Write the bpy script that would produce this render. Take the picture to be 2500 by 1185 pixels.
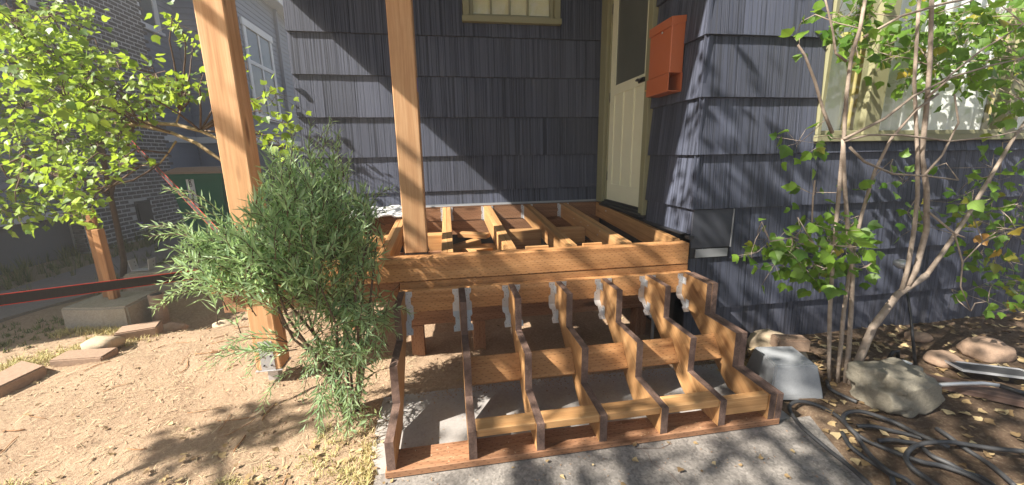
import bpy, bmesh, math, random
import numpy as np
from mathutils import Vector, Matrix, noise
R_ = math.radians
for o in list(bpy.data.objects): bpy.data.objects.remove(o)
scene = bpy.context.scene
COL = scene.collection

# ------------------------------------------------------------------ camera
CAM = Vector((-0.0334, -1.5412, 1.3952))
YAW, PITCH, ROLL, FPX = R_(9.140), R_(12.539), R_(0.9417), 952.07
def cam_axes():
    cy, sy, cp, sp = math.cos(YAW), math.sin(YAW), math.cos(PITCH), math.sin(PITCH)
    f = Vector((sy*cp, cy*cp, -sp)); r = Vector((cy, -sy, 0)); d = f.cross(r)
    c, s = math.cos(ROLL), math.sin(ROLL)
    return c*r+s*d, -s*r+c*d, f
RX, DX, FX = cam_axes()
cam = bpy.data.cameras.new('camera'); camo = bpy.data.objects.new('camera', cam); COL.objects.link(camo)
cam.sensor_fit = 'HORIZONTAL'; cam.sensor_width = 36; cam.lens = 36*FPX/2500; cam.clip_start = .02; cam.clip_end = 500
m = Matrix((RX, -DX, -FX)).transposed().to_4x4(); m.translation = CAM; camo.matrix_world = m
scene.camera = camo

# ------------------------------------------------------------------ sky, sun, exposure
SUN = Vector((1, .35, -.965)).normalized()            # direction the light travels
w = bpy.data.worlds.new('World'); scene.world = w; w.use_nodes = True
nt = w.node_tree; bg = nt.nodes['Background']
sky = nt.nodes.new('ShaderNodeTexSky'); sky.sky_type = 'NISHITA'; sky.sun_disc = False
sky.sun_elevation = R_(42.3); sky.sun_rotation = R_(250.7); sky.air_density = 1.0; sky.dust_density = 1.6; sky.ozone_density = 1.0
nt.links.new(sky.outputs[0], bg.inputs[0]); bg.inputs[1].default_value = .062
sl = bpy.data.lights.new('sun', 'SUN'); sl.energy = 5.0; sl.angle = R_(.53); sl.color = (1, .93, .82)
so = bpy.data.objects.new('sun', sl); COL.objects.link(so)
so.rotation_mode = 'QUATERNION'; so.rotation_quaternion = SUN.to_track_quat('-Z', 'Y'); so.location = (-6, -3, 8)
vs = scene.view_settings; vs.view_transform = 'Standard'; vs.look = 'None'; vs.gamma = 1; vs.use_curve_mapping = False
vs.exposure = 1.55
try:
    scene.cycles.max_bounces = 8; scene.cycles.transparent_max_bounces = 16
except Exception: pass

# ------------------------------------------------------------------ measuring helpers
def ray(u, v): return RX*((u-1250)/FPX)+DX*((v-592.5)/FPX)+FX
def at(u, v, ax, val):
    d = ray(u, v); i = 'xyz'.index(ax); return CAM+d*((val-CAM[i])/d[i])
def atd(u, v, depth): return CAM+ray(u, v)*depth

# ------------------------------------------------------------------ object helpers
def link(o, parent=None):
    COL.objects.link(o)
    if parent is not None: o.parent = parent
    return o
def tag(o, label=None, cat=None, group=None, kind=None):
    if label: o['label'] = label
    if cat: o['category'] = cat
    if group: o['group'] = group
    if kind: o['kind'] = kind
    return o
def empty(name, loc=(0, 0, 0), parent=None):
    o = bpy.data.objects.new(name, None); o.empty_display_size = .1
    link(o, parent); o.location = loc
    return o
def put(o, world, parent):
    """place o at a world matrix under its parent"""
    W = Matrix.Identity(4); p = parent
    while p is not None: W = p.matrix_basis @ W; p = p.parent
    if not isinstance(world, Matrix): world = Matrix.Translation(world)
    o.matrix_basis = W.inverted() @ world
    return o

class MB:
    def __init__(s): s.v = []; s.f = []; s.mi = []; s.sm = []
    def add(s, vs, fs, mi=0, smooth=False):
        b = len(s.v); s.v += [tuple(p) for p in vs]
        for f in fs: s.f.append(tuple(b+i for i in f)); s.mi.append(mi); s.sm.append(smooth)
    def box(s, a, b, mi=0, M=None):
        x0, y0, z0 = a; x1, y1, z1 = b
        v = [Vector(p) for p in ((x0,y0,z0),(x1,y0,z0),(x1,y1,z0),(x0,y1,z0),(x0,y0,z1),(x1,y0,z1),(x1,y1,z1),(x0,y1,z1))]
        if M is not None: v = [M @ p for p in v]
        s.add(v, [(0,3,2,1),(4,5,6,7),(0,1,5,4),(1,2,6,5),(2,3,7,6),(3,0,4,7)], mi)
    def cbox(s, L, W, T, c=.003, mi=0, M=None):
        """chamfered box centred on the origin"""
        v = []; idx = {}
        h = (L/2, W/2, T/2)
        for sx in (-1,1):
            for sy in (-1,1):
                for sz in (-1,1):
                    for k in range(3):
                        p = [sx*(h[0]-c), sy*(h[1]-c), sz*(h[2]-c)]
                        p[k] = (sx,sy,sz)[k]*h[k]
                        idx[(sx,sy,sz,k)] = len(v); v.append(Vector(p))
        f = []
        for k in range(3):
            a, b = (k+1)%3, (k+2)%3
            for s0 in (-1,1):
                q = []
                for (da,db) in ((-1,-1),(1,-1),(1,1),(-1,1)):
                    key = [0,0,0]; key[k]=s0; key[a]=da; key[b]=db
                    q.append(idx[(*key,k)])
                f.append(tuple(q) if s0 > 0 else tuple(reversed(q)))
        for k in range(3):
            a, b = (k+1)%3, (k+2)%3
            for da in (-1,1):
                for db in (-1,1):
                    e = []
                    for s0 in (-1,1):
                        key=[0,0,0]; key[k]=s0; key[a]=da; key[b]=db
                        e.append((idx[(*key,a)], idx[(*key,b)]))
                    q = (e[0][0], e[1][0], e[1][1], e[0][1])
                    f.append(q if da*db < 0 else tuple(reversed(q)))
        for key in [(a,b,c_) for a in (-1,1) for b in (-1,1) for c_ in (-1,1)]:
            t = tuple(idx[(*key,k)] for k in range(3))
            f.append(t if key[0]*key[1]*key[2] > 0 else tuple(reversed(t)))
        if M is not None: v = [M @ p for p in v]
        s.add(v, f, mi)
    def prism(s, poly, axis, a, b, mi=0, side_mi=None):
        """poly in the two other axes, extruded along axis from a to b"""
        def P(p, t):
            if axis == 'x': return (t, p[0], p[1])
            if axis == 'y': return (p[0], t, p[1])
            return (p[0], p[1], t)
        n = len(poly); v = [P(p, a) for p in poly]+[P(p, b) for p in poly]
        s.add(v, [tuple(range(n-1,-1,-1)), tuple(range(n,2*n))], mi)
        for i in range(n):
            j = (i+1) % n
            s.add([v[i], v[j], v[n+j], v[n+i]], [(0,1,2,3)], mi if side_mi is None else side_mi[i])
    def tube(s, pts, rad, sides=6, mi=0, cap=True, smooth=True):
        pts = [Vector(p) for p in pts]; n = len(pts)
        if not hasattr(rad, '__len__'): rad = [rad]*n
        ring = []; up = None
        for i, p in enumerate(pts):
            t = (pts[min(i+1,n-1)]-pts[max(i-1,0)]).normalized()
            if up is None: up = t.orthogonal().normalized()
            up = (up-t*up.dot(t)); up = up.normalized() if up.length > 1e-6 else t.orthogonal().normalized()
            q = t.cross(up)
            ring.append([p+(up*math.cos(2*math.pi*k/sides)+q*math.sin(2*math.pi*k/sides))*rad[i] for k in range(sides)])
        v = [p for r in ring for p in r]; f = []
        for i in range(n-1):
            for k in range(sides):
                k2 = (k+1) % sides
                f.append((i*sides+k, i*sides+k2, (i+1)*sides+k2, (i+1)*sides+k))
        if cap: f += [tuple(range(sides-1,-1,-1)), tuple((n-1)*sides+k for k in range(sides))]
        s.add(v, f, mi, smooth)
    def mesh(s, name, mats):
        me = bpy.data.meshes.new(name); me.from_pydata(s.v, [], s.f)
        for mt in (mats if isinstance(mats, (list, tuple)) else [mats]): me.materials.append(mt)
        me.polygons.foreach_set('material_index', s.mi); me.polygons.foreach_set('use_smooth', s.sm); me.update()
        return me
    def build(s, name, mats, parent=None, world=None):
        o = bpy.data.objects.new(name, s.mesh(name, mats)); link(o, parent)
        put(o, Matrix.Identity(4) if world is None else world, parent)
        return o
def obj(name, me, parent, world):
    o = bpy.data.objects.new(name, me); link(o, parent); put(o, world, parent); return o
_bm = {}
def board(name, parent, mat, x0, x1, y0, y1, z0, z1, axis, tilt=0., chamfer=.003):
    d = dict(x=x1-x0, y=y1-y0, z=z1-z0); c = Vector(((x0+x1)/2, (y0+y1)/2, (z0+z1)/2))
    if axis == 'x': dims = (d['x'], d['y'], d['z']); M = Matrix.Identity(4)
    elif axis == 'y': dims = (d['y'], d['x'], d['z']); M = Matrix.Rotation(math.pi/2, 4, 'Z')
    else: dims = (d['z'], d['y'], d['x']); M = Matrix.Rotation(-math.pi/2, 4, 'Y')
    key = tuple(round(q, 4) for q in dims)+(mat.name,)
    if key not in _bm:
        mb = MB(); mb.cbox(*dims, chamfer); _bm[key] = mb.mesh(name, mat)
    return obj(name, _bm[key], parent, Matrix.Translation(c) @ Matrix.Rotation(tilt, 4, 'X') @ M)

# ------------------------------------------------------------------ material helpers
class NT:
    def __init__(s, name):
        s.m = bpy.data.materials.new(name); s.m.use_nodes = True; s.t = s.m.node_tree
        s.b = s.t.nodes['Principled BSDF']; s.out = s.t.nodes['Material Output']
    def n(s, typ, **kw):
        nd = s.t.nodes.new('ShaderNode'+typ)
        for k, v in kw.items():
            if k[0] == 'i' and k[1:].isdigit(): s.set(nd.inputs[int(k[1:])], v)
            else: setattr(nd, k, v)
        return nd
    def set(s, sock, v):
        if isinstance(v, bpy.types.NodeSocket): s.t.links.new(v, sock)
        elif isinstance(v, bpy.types.Node): s.t.links.new(v.outputs[0], sock)
        elif hasattr(v, '__len__') and len(v) == 3 and sock.type == 'RGBA': sock.default_value = (*v, 1)
        else: sock.default_value = v
    def math(s, op, a, b=0., c=0.):
        nd = s.n('Math', operation=op); s.set(nd.inputs[0], a); s.set(nd.inputs[1], b); s.set(nd.inputs[2], c); return nd.outputs[0]
    def mix(s, f, a, b, mode='MIX'):
        nd = s.n('MixRGB', blend_type=mode); s.set(nd.inputs[0], f); s.set(nd.inputs[1], a); s.set(nd.inputs[2], b); return nd.outputs[0]
    def ramp(s, f, stops):
        nd = s.n('ValToRGB'); s.set(nd.inputs[0], f); e = nd.color_ramp.elements
        while len(e) < len(stops): e.new(.5)
        for k, (p, c) in zip(e, stops):
            k.position = p; k.color = (*c, 1) if hasattr(c, '__len__') else (c, c, c, 1)
        return nd.outputs[0]
    def map(s, vec, scale=(1,1,1), loc=(0,0,0), rot=(0,0,0)):
        nd = s.n('Mapping'); s.set(nd.inputs[0], vec); nd.inputs[1].default_value = loc; nd.inputs[2].default_value = rot; nd.inputs[3].default_value = scale; return nd.outputs[0]
    def noise(s, vec, scale=1., detail=3., rough=.55, dist=0.):
        nd = s.n('TexNoise'); s.set(nd.inputs['Vector'], vec); nd.inputs['Scale'].default_value = scale; nd.inputs['Detail'].default_value = detail
        nd.inputs['Roughness'].default_value = rough; nd.inputs['Distortion'].default_value = dist; return nd.outputs[0]
    def vor(s, vec, scale=1., out=0, feat='F1', rnd=1.):
        nd = s.n('TexVoronoi', feature=feat); s.set(nd.inputs['Vector'], vec); nd.inputs['Scale'].default_value = scale; nd.inputs['Randomness'].default_value = rnd; return nd.outputs[out]
    def obj(s): return s.n('TexCoord').outputs['Object']
    def pos(s): return s.n('NewGeometry').outputs['Position']
    def rnd(s): return s.n('ObjectInfo').outputs['Random']
    def objr(s, k=37.):
        """object coordinates shifted per object"""
        nd = s.n('VectorMath', operation='ADD'); s.set(nd.inputs[0], s.obj())
        c = s.n('CombineXYZ'); r = s.rnd()
        s.set(c.inputs[0], s.math('MULTIPLY', r, k)); s.set(c.inputs[1], s.math('MULTIPLY', r, k*1.7)); s.set(c.inputs[2], s.math('MULTIPLY', r, k*.6))
        s.set(nd.inputs[1], c.outputs[0]); return nd.outputs[0]
    def bump(s, h, strength=.3, dist=.01, normal=None):
        nd = s.n('Bump'); nd.inputs['Strength'].default_value = strength; nd.inputs['Distance'].default_value = dist; s.set(nd.inputs['Height'], h)
        if normal is not None: s.set(nd.inputs['Normal'], normal)
        return nd.outputs[0]
    def done(s, col=None, rough=.6, normal=None, metal=0., spec=None):
        if col is not None: s.set(s.b.inputs['Base Color'], col)
        s.set(s.b.inputs['Roughness'], rough); s.set(s.b.inputs['Metallic'], metal)
        if spec is not None: s.b.inputs['Specular IOR Level'].default_value = spec
        if normal is not None: s.set(s.b.inputs['Normal'], normal)
        return s.m
def sep(t, v): nd = t.n('SeparateXYZ'); t.set(nd.inputs[0], v); return nd.outputs

def wood_mat(name, dark, mid, light, incise=False, rough=.62, knots=True):
    t = NT(name); v = t.objr()
    g1 = t.noise(t.map(v, (1.1, 26, 26)), 1., 4, .6, .6)
    g2 = t.noise(t.map(v, (4, 140, 140)), 1., 3, .6)
    blot = t.noise(v, 4.5, 3, .6)
    f = t.math('ADD', t.math('MULTIPLY', g1, .6), t.math('MULTIPLY', g2, .4))
    col = t.ramp(f, [(.33, dark), (.5, mid), (.66, light)])
    col = t.mix(t.math('MULTIPLY', t.math('SUBTRACT', blot, .35), .9), col, tuple(c*.62 for c in mid))
    tone = t.math('ADD', .74, t.math('MULTIPLY', t.rnd(), .46))
    c = t.n('CombineXYZ', i0=tone, i1=tone, i2=tone); col = t.mix(1., col, c.outputs[0], 'MULTIPLY')
    h = t.math('ADD', t.math('MULTIPLY', g2, .5), t.math('MULTIPLY', g1, .5))
    if knots:
        kd = t.vor(t.map(v, (2.3, 9, 9)), 1., 0)
        k = t.ramp(kd, [(.09, 1.), (.21, 0.)])
        col = t.mix(t.math('MULTIPLY', k, .75), col, (dark[0]*.4, dark[1]*.3, dark[2]*.25))
    if incise:
        o = sep(t, t.obj()); vv = t.math('ADD', o[1], o[2])
        r = t.math('DIVIDE', vv, .0135); row = t.math('FLOOR', r); fr = t.math('FRACT', r)
        uu = t.math('FRACT', t.math('ADD', t.math('DIVIDE', o[0], .05), t.math('MULTIPLY', row, .37)))
        mk = t.math('MULTIPLY', t.math('LESS_THAN', uu, .24), t.math('LESS_THAN', t.math('ABSOLUTE', t.math('SUBTRACT', fr, .5)), .14))
        jit = t.math('GREATER_THAN', t.noise(v, 60, 1), .40); mk = t.math('MULTIPLY', mk, jit)
        col = t.mix(t.math('MULTIPLY', mk, .62), col, tuple(c*.35 for c in dark)); h = t.math('SUBTRACT', h, mk)
    return t.done(col, rough, t.bump(h, .35, .002), spec=.25)
def paint_mat(name, col, rough=.5, grain=None, bump=.15):
    t = NT(name); v = t.objr()
    n1 = t.noise(v, 6, 4, .6); n2 = t.noise(v, 80, 3)
    c = t.mix(t.math('MULTIPLY', n1, .45), col, tuple(q*.72 for q in col))
    return t.done(c, rough, t.bump(n2, bump, .002))
def concrete_mat(name, col, scale=1., speck=.5, bump=.4, rough=.9):
    t = NT(name); v = t.pos()
    n1 = t.noise(v, 2.2*scale, 5, .65); n2 = t.noise(v, 38*scale, 4, .7); vo = t.vor(v, 120*scale, 1)
    c = t.mix(n1, tuple(q*.7 for q in col), tuple(min(1, q*1.22) for q in col))
    c = t.mix(t.math('MULTIPLY', t.ramp(n2, [(.35, 1.), (.6, 0.)]), speck), c, tuple(q*.5 for q in col))
    g = t.n('RGBToBW', i0=vo)
    c = t.mix(t.math('MULTIPLY', speck, .7), c, t.mix(g.outputs[0], tuple(q*.55 for q in col), tuple(min(1, q*1.5) for q in col)))
    return t.done(c, rough, t.bump(t.math('ADD', n2, t.math('MULTIPLY', g.outputs[0], .5)), bump, .004), spec=.2)
def leaf_mat(name, c0, c1, tr, rough=.45, per_object=False, autumn=None):
    t = NT(name)
    r = t.rnd() if per_object else t.n('NewGeometry').outputs['Random Per Island']
    stops = [(0., c0), (.75, c1)]+([(.86, c1), (1., autumn)] if autumn else [(1., tuple(q*1.25 for q in c1))])
    col = t.ramp(r, stops)
    t.set(t.b.inputs['Base Color'], col); t.b.inputs['Roughness'].default_value = rough; t.b.inputs['Specular IOR Level'].default_value = .4
    tb = t.n('BsdfTranslucent'); t.set(tb.inputs[0], t.mix(.6, col, tr))
    mx = t.n('MixShader', i0=.42); t.set(mx.inputs[1], t.b.outputs[0]); t.set(mx.inputs[2], tb.outputs[0])
    t.set(t.out.inputs[0], mx.outputs[0]); return t.m

M = {}
M['fir'] = wood_mat('incised_fir', (.28,.125,.048), (.43,.215,.088), (.53,.295,.132), True)
M['fir_plain'] = wood_mat('plain_fir', (.32,.158,.062), (.46,.250,.105), (.57,.345,.16))
M['post'] = wood_mat('post_fir', (.42,.215,.10), (.57,.325,.165), (.67,.43,.24))
M['fir_red'] = wood_mat('red_brown_fir', (.19,.095,.05), (.30,.155,.085), (.39,.22,.125), True)
M['cut'] = wood_mat('treated_cut', (.080,.052,.042), (.155,.100,.080), (.25,.165,.13), False, .75, False)
M['oldwood'] = wood_mat('weathered_wood', (.26,.12,.05), (.42,.21,.09), (.52,.30,.15))
M['bark'] = (lambda t: t.done(t.mix(t.noise(t.pos(), 30, 4), (.16,.115,.085), (.46,.38,.31)), .85, t.bump(t.noise(t.pos(), 60, 4), .5, .006)))(NT('pale_bark'))
M['bark_dark'] = (lambda t: t.done(t.mix(t.noise(t.pos(), 30, 4), (.065,.04,.026), (.17,.11,.07)), .85, t.bump(t.noise(t.pos(), 60, 4), .5, .006)))(NT('brown_bark'))
M['galv'] = (lambda t: t.done(t.mix(t.noise(t.obj(), 40), (.50,.51,.53), (.60,.61,.63)), .36, t.bump(t.noise(t.obj(), 120), .08, .001), .45))(NT('galvanised_steel'))
M['hole'] = (lambda t: t.done((.02,.02,.02), .8))(NT('nail_hole'))
def shingle_mat():
    t = NT('charcoal_combed_shingle'); v = t.objr(11.)
    o = sep(t, v)
    c1 = t.n('CombineXYZ', i0=t.math('MULTIPLY', o[0], 88.), i1=0., i2=t.math('MULTIPLY', o[2], .22))
    g = t.noise(c1.outputs[0], 1., 4, .75)
    c2 = t.n('CombineXYZ', i0=t.math('MULTIPLY', o[0], 17.), i1=0., i2=t.math('MULTIPLY', o[2], .12))
    g2 = t.noise(c2.outputs[0], 1., 2, .5)
    gr = t.ramp(g, [(.41, 0.), (.50, 1.)])
    h = t.math('ADD', t.math('MULTIPLY', gr, .8), t.math('MULTIPLY', g2, .25))
    col = t.mix(t.math('MULTIPLY', gr, t.ramp(g2, [(.3, .55), (.7, 1.)])), (.026,.032,.052), (.096,.108,.155))
    blot = t.noise(v, 5, 3); col = t.mix(t.math('MULTIPLY', blot, .25), col, (.070,.076,.10))
    dust = t.n('MapRange', i0=t.math('ADD', sep(t, t.pos())[2], t.math('MULTIPLY', blot, .5)), i1=.62, i2=.05)
    col = t.mix(t.math('MULTIPLY', dust.outputs[0], .30), col, (.16,.13,.10))
    tone = t.math('ADD', .84, t.math('MULTIPLY', t.rnd(), .32)); c = t.n('CombineXYZ', i0=tone, i1=tone, i2=tone)
    return t.done(t.mix(1., col, c.outputs[0], 'MULTIPLY'), .55, t.bump(h, .8, .006), spec=.3)
M['shingle'] = shingle_mat()
M['sheath'] = paint_mat('dark_sheathing', (.03,.031,.036), .7)
M['panel'] = paint_mat('painted_panel', (.055,.060,.078), .6)
M['olive'] = paint_mat('olive_trim', (.27,.26,.15), .5)
M['door'] = paint_mat('cream_door', (.82,.81,.60), .45, bump=.05)
M['black'] = paint_mat('black_metal', (.02,.02,.022), .45)
M['screen'] = (lambda t: t.done(t.mix(t.noise(t.obj(), 5), (.075,.080,.068), (.12,.125,.105)), .35))(NT('door_screen'))
M['orange'] = paint_mat('orange_powder_coat', (.50,.135,.048), .42, bump=.03)
M['brass'] = (lambda t: t.done((.6,.42,.15), .3, None, 1.))(NT('brass'))
M['white'] = paint_mat('white_paint', (.74,.75,.76), .55)
M['primer'] = paint_mat('grey_primer', (.30,.31,.33), .7)
M['blind'] = paint_mat('cream_blind', (.82,.74,.48), .7)
M['wallin'] = paint_mat('interior_dark', (.06,.055,.05), .9)
M['curtain'] = (lambda t: t.done(t.mix(t.noise(t.obj(), 9), (.78,.78,.76), (.88,.88,.86)), .85))(NT('white_curtain'))
M['curtain_y'] = (lambda t: t.done(t.mix(t.noise(t.obj(), 9), (.62,.50,.19), (.74,.62,.28)), .85))(NT('yellow_curtain'))
def glass_mat(name, tint=(.98,.99,.99)):
    t = NT(name); tr = t.n('BsdfTransparent'); t.set(tr.inputs[0], tint); gl = t.n('BsdfGlossy'); gl.inputs['Roughness'].default_value = .02
    fr = t.n('LayerWeight'); fr.inputs[0].default_value = .5
    mx = t.n('MixShader', i0=t.math('ADD', .05, t.math('MULTIPLY', t.math('POWER', fr.outputs[1], 4.), .7))); t.set(mx.inputs[1], tr.outputs[0]); t.set(mx.inputs[2], gl.outputs[0]); t.set(t.out.inputs[0], mx.outputs[0]); return t.m
M['glass'] = glass_mat('window_glass')
M['lap'] = paint_mat('slate_blue_lap_siding', (.24,.262,.315), .6)
M['lap_dark'] = paint_mat('grey_foundation', (.17,.17,.175), .8)
M['roofing'] = paint_mat('roof_shingles', (.09,.085,.08), .9)
def brick_mat():
    t = NT('dark_brick'); v = t.objr(); n = t.noise(v, 14, 4, .7)
    c = t.mix(n, (.075,.066,.062), (.22,.19,.17)); c = t.mix(t.math('MULTIPLY', t.ramp(t.noise(v, 30, 3), [(.5, 0.), (.7, 1.)]), .5), c, (.34,.33,.32))
    return t.done(c, .9, t.bump(n, .5, .006))
M['brick'] = brick_mat()
M['mortar'] = concrete_mat('pale_mortar', (.56,.55,.53), 2., .3)
M['bin'] = paint_mat('green_plastic', (.022,.16,.09), .42, bump=.05)
M['binlid'] = paint_mat('tan_brown_lid', (.33,.22,.13), .5, bump=.05)
M['label'] = paint_mat('white_label', (.78,.78,.76), .5, bump=.02)
M['ink'] = paint_mat('black_ink', (.015,.015,.018), .6)
M['strap'] = (lambda t: t.done(t.mix(t.noise(t.map(t.obj(), (300,20,20)), 1.), (.022,.020,.021), (.05,.045,.045)), .85))(NT('black_webbing'))
M['strapred'] = paint_mat('red_stitching', (.55,.05,.03), .8)
M['hose'] = (lambda t: t.done(t.mix(t.noise(t.pos(), 14, 3), (.030,.031,.034), (.085,.085,.088)), .6, t.bump(t.noise(t.pos(), 80), .15, .003)))(NT('dusty_black_hose'))
M['pad'] = concrete_mat('smooth_slab', (.37,.352,.338), .9, .22, .2)
M['walk'] = concrete_mat('aggregate_walkway', (.265,.243,.222), .85, .9, .8)
M['pier'] = concrete_mat('grey_cast_pier', (.30,.315,.335), 1., .12, .15)
M['footing'] = concrete_mat('rough_footing', (.36,.325,.27), 1., .35, .7)
M['paver'] = concrete_mat('brown_paver', (.36,.25,.18), 1., .3, .4)
M['path'] = concrete_mat('shaded_path', (.24,.21,.185), 1., .3, .4)
M['rock'] = concrete_mat('grey_boulder', (.27,.245,.195), 1.2, .35, .9)
M['rock_pale'] = concrete_mat('tan_rock', (.52,.42,.30), 1.2, .25, .6)
M['leafL'] = leaf_mat('yellow_green_leaves', (.055,.14,.018), (.27,.38,.045), (.58,.78,.06))
M['leafLo'] = leaf_mat('yellow_green_leaf', (.055,.14,.018), (.27,.38,.045), (.58,.78,.06), per_object=True)
M['leafR'] = leaf_mat('green_lobed_leaves', (.055,.135,.020), (.15,.27,.035), (.40,.62,.06), autumn=(.42,.30,.04))
M['leafRo'] = leaf_mat('green_lobed_leaf', (.055,.135,.020), (.16,.28,.035), (.40,.62,.06), per_object=True)
M['leafA'] = leaf_mat('autumn_lobed_leaf', (.16,.23,.03), (.40,.27,.045), (.75,.42,.08), per_object=True, autumn=(.50,.20,.08))
M['leafS'] = leaf_mat('narrow_willow_leaves', (.14,.25,.125), (.40,.53,.31), (.54,.76,.25), rough=.42)
M['leafC'] = leaf_mat('canopy_leaves', (.04,.09,.02), (.08,.15,.03), (.2,.36,.04))
def litter_mat(name, a, b, c):
    t = NT(name); r = t.n('NewGeometry').outputs['Random Per Island']
    return t.done(t.ramp(r, [(0., a), (.5, b), (1., c)]), .8, spec=.2)
M['litter'] = litter_mat('dry_leaves', (.12,.075,.04), (.33,.23,.115), (.58,.46,.26))
M['straw'] = litter_mat('dry_straw', (.34,.25,.15), (.48,.37,.23), (.62,.52,.34))
M['grass'] = litter_mat('dry_grass_blades', (.30,.30,.10), (.52,.44,.20), (.64,.54,.30))
M['grassg'] = litter_mat('shaded_green_weeds', (.06,.09,.03), (.16,.18,.06), (.26,.24,.10))
M['clod'] = litter_mat('dirt_clods', (.24,.155,.095), (.34,.22,.14), (.42,.30,.20))
M['chip'] = litter_mat('wood_chips', (.55,.40,.24), (.70,.56,.36), (.75,.66,.48))
def ground_mat():
    t = NT('garden_soil'); p = t.pos(); o = sep(t, p)
    n0 = t.noise(p, 1.3, 4, .6); n1 = t.noise(p, 9, 5, .65); n2 = t.noise(p, 55, 5, .7); n3 = t.noise(p, 190, 3, .7)
    sand = t.mix(n1, (.265,.178,.116), (.43,.31,.21)); sand = t.mix(t.ramp(n0, [(.40, .45), (.55, 0.)]), sand, (.25,.165,.105)); sand = t.mix(t.ramp(n2, [(.42, 0.), (.62, .7)]), sand, (.47,.35,.24))
    mulch = t.mix(n1, (.075,.050,.034), (.17,.115,.078)); mulch = t.mix(t.ramp(n2, [(.5, 0.), (.66, .6)]), mulch, (.30,.23,.15))
    side = t.ramp(t.math('ADD', t.math('MULTIPLY', o[0], 1.), t.math('MULTIPLY', n0, .5)), [(0., 0.), (1., 1.)])
    mr = t.n('MapRange', i0=t.math('ADD', o[0], t.math('MULTIPLY', n0, .5)), i1=1.55, i2=2.2); 
    c = t.mix(mr.outputs[0], sand, mulch)
    # dry lawn colour away from the dug-over strip
    far = t.n('MapRange', i0=t.math('ADD', o[1], t.math('MULTIPLY', n0, 1.2)), i1=3.0, i2=4.2)
    c = t.mix(t.math('MULTIPLY', far.outputs[0], .6), c, (.22,.185,.10))
    h = t.math('ADD', t.math('ADD', t.math('MULTIPLY', n2, .5), t.math('MULTIPLY', n3, .25)), t.math('MULTIPLY', n1, .5))
    return t.done(c, .95, t.bump(h, .9, .02), spec=.15)
M['ground'] = ground_mat()

# ================================================================== SETTING
def inside_walk(x, y):
    return (-.44 < x < 1.83+.37*(y-.03) and y < .64)
def gh(x, y):
    """height of the soil"""
    z = .016*noise.noise((x*2.1, y*2.1, 3.1))+.010*noise.noise((x*6.5, y*6.5, 1.7))+.006*noise.noise((x*17, y*17, 9.2))
    d = math.hypot((x+2.30)/.62, (y-2.40)/.38)
    if d < 1.3: z -= .20*max(0, 1-d/1.3)**.8
    z += .035*math.exp(-(((x+2.35)/.5)**2+((y-1.35)/.22)**2))
    e = min(x+.44, 1.83+.37*(y-.03)-x, .66-y)
    if e > -.10:
        k = min(1, (e+.10)/.10); z = z*(1-k)+(-.03)*k if e > 0 else z*(1-k*.8)-.004*k
    return z
def axis_pts(lo, hi, step, far0, far1):
    a = [lo+i*step for i in range(int(round((hi-lo)/step))+1)]
    g = step; x = lo; pre = []
    while x > far0: g *= 1.28; x -= g; pre.append(x)
    g = step; x = a[-1]; post = []
    while x < far1: g *= 1.28; x += g; post.append(x)
    return pre[::-1]+a+post
xs = axis_pts(-3.5, 3.6, .028, -60, 60); ys = axis_pts(-.9, 2.9, .028, -60, 80)
mb = MB(); nx = len(xs)
vs_ = [(x, y, gh(x, y)) for y in ys for x in xs]
mb.add(vs_, [(j*nx+i, j*nx+i+1, (j+1)*nx+i+1, (j+1)*nx+i) for j in range(len(ys)-1) for i in range(nx-1)], 0, True)
tag(mb.build('ground', M['ground']), 'bare sandy dug-over soil round the porch and side yard', 'ground', kind='structure')
# aggregate walkway in front, smooth pad under the stairs
mb = MB(); poly = [(-.42,.028),(-.43,-.5),(-.46,-3),(-.5,-9),(-1.2,-9.01),(-1.2,-9.5),(3.0,-9.5),(1.2,-3),(1.5,-.9),(1.67,-.4),(1.76,-.15),(1.83,.028)]
mb.prism(poly, 'z', -.12, 0.); o = mb.build('walkway', M['walk'])
tag(o, 'grey exposed aggregate concrete walkway ending at the bottom stair plate', 'walkway', kind='structure')
# hairline cracks as thin flat dark strips on the walkway
mb = MB()
for path in ([(.80,.0),(.84,-.07),(.83,-.13),(.88,-.2),(.90,-.33),(.95,-.5)], [(.80,-.03),(.92,-.05),(.99,-.03)]):
    for (xa, ya), (xb, yb) in zip(path, path[1:]):
        d = Vector((xb-xa, yb-ya, 0)).normalized(); n = Vector((-d.y, d.x, 0))*.0013
        a = Vector((xa, ya, .003)); b = Vector((xb, yb, .003))
        mb.add([a-n, b-n*.7, b+n*.7, a+n], [(0,1,2,3)])
c = mb.build('crack', M['cut'], o)
mb = MB(); mb.prism([(-.47,.165),(-.475,.63),(.3,.648),(1.72,.60),(1.72,.03),(-.40,.03)], 'z', -.10, .003)
tag(mb.build('stair_pad', M['pad']), 'smooth pale concrete pad beneath the stair stringers', 'slab', kind='structure')
# neighbour's side path
mb = MB(); mb.prism([(-6.2,2.0),(-4.1,2.35),(-3.75,3.3),(-4.0,4.1),(-4.6,9),(-5.2,9),(-4.9,4.2),(-4.9,3.4),(-6.2,3.1)], 'z', -.1, .035)
tag(mb.build('side_path', M['path']), 'grey concrete path along the side of the neighbouring house', 'path', kind='structure')

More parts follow.
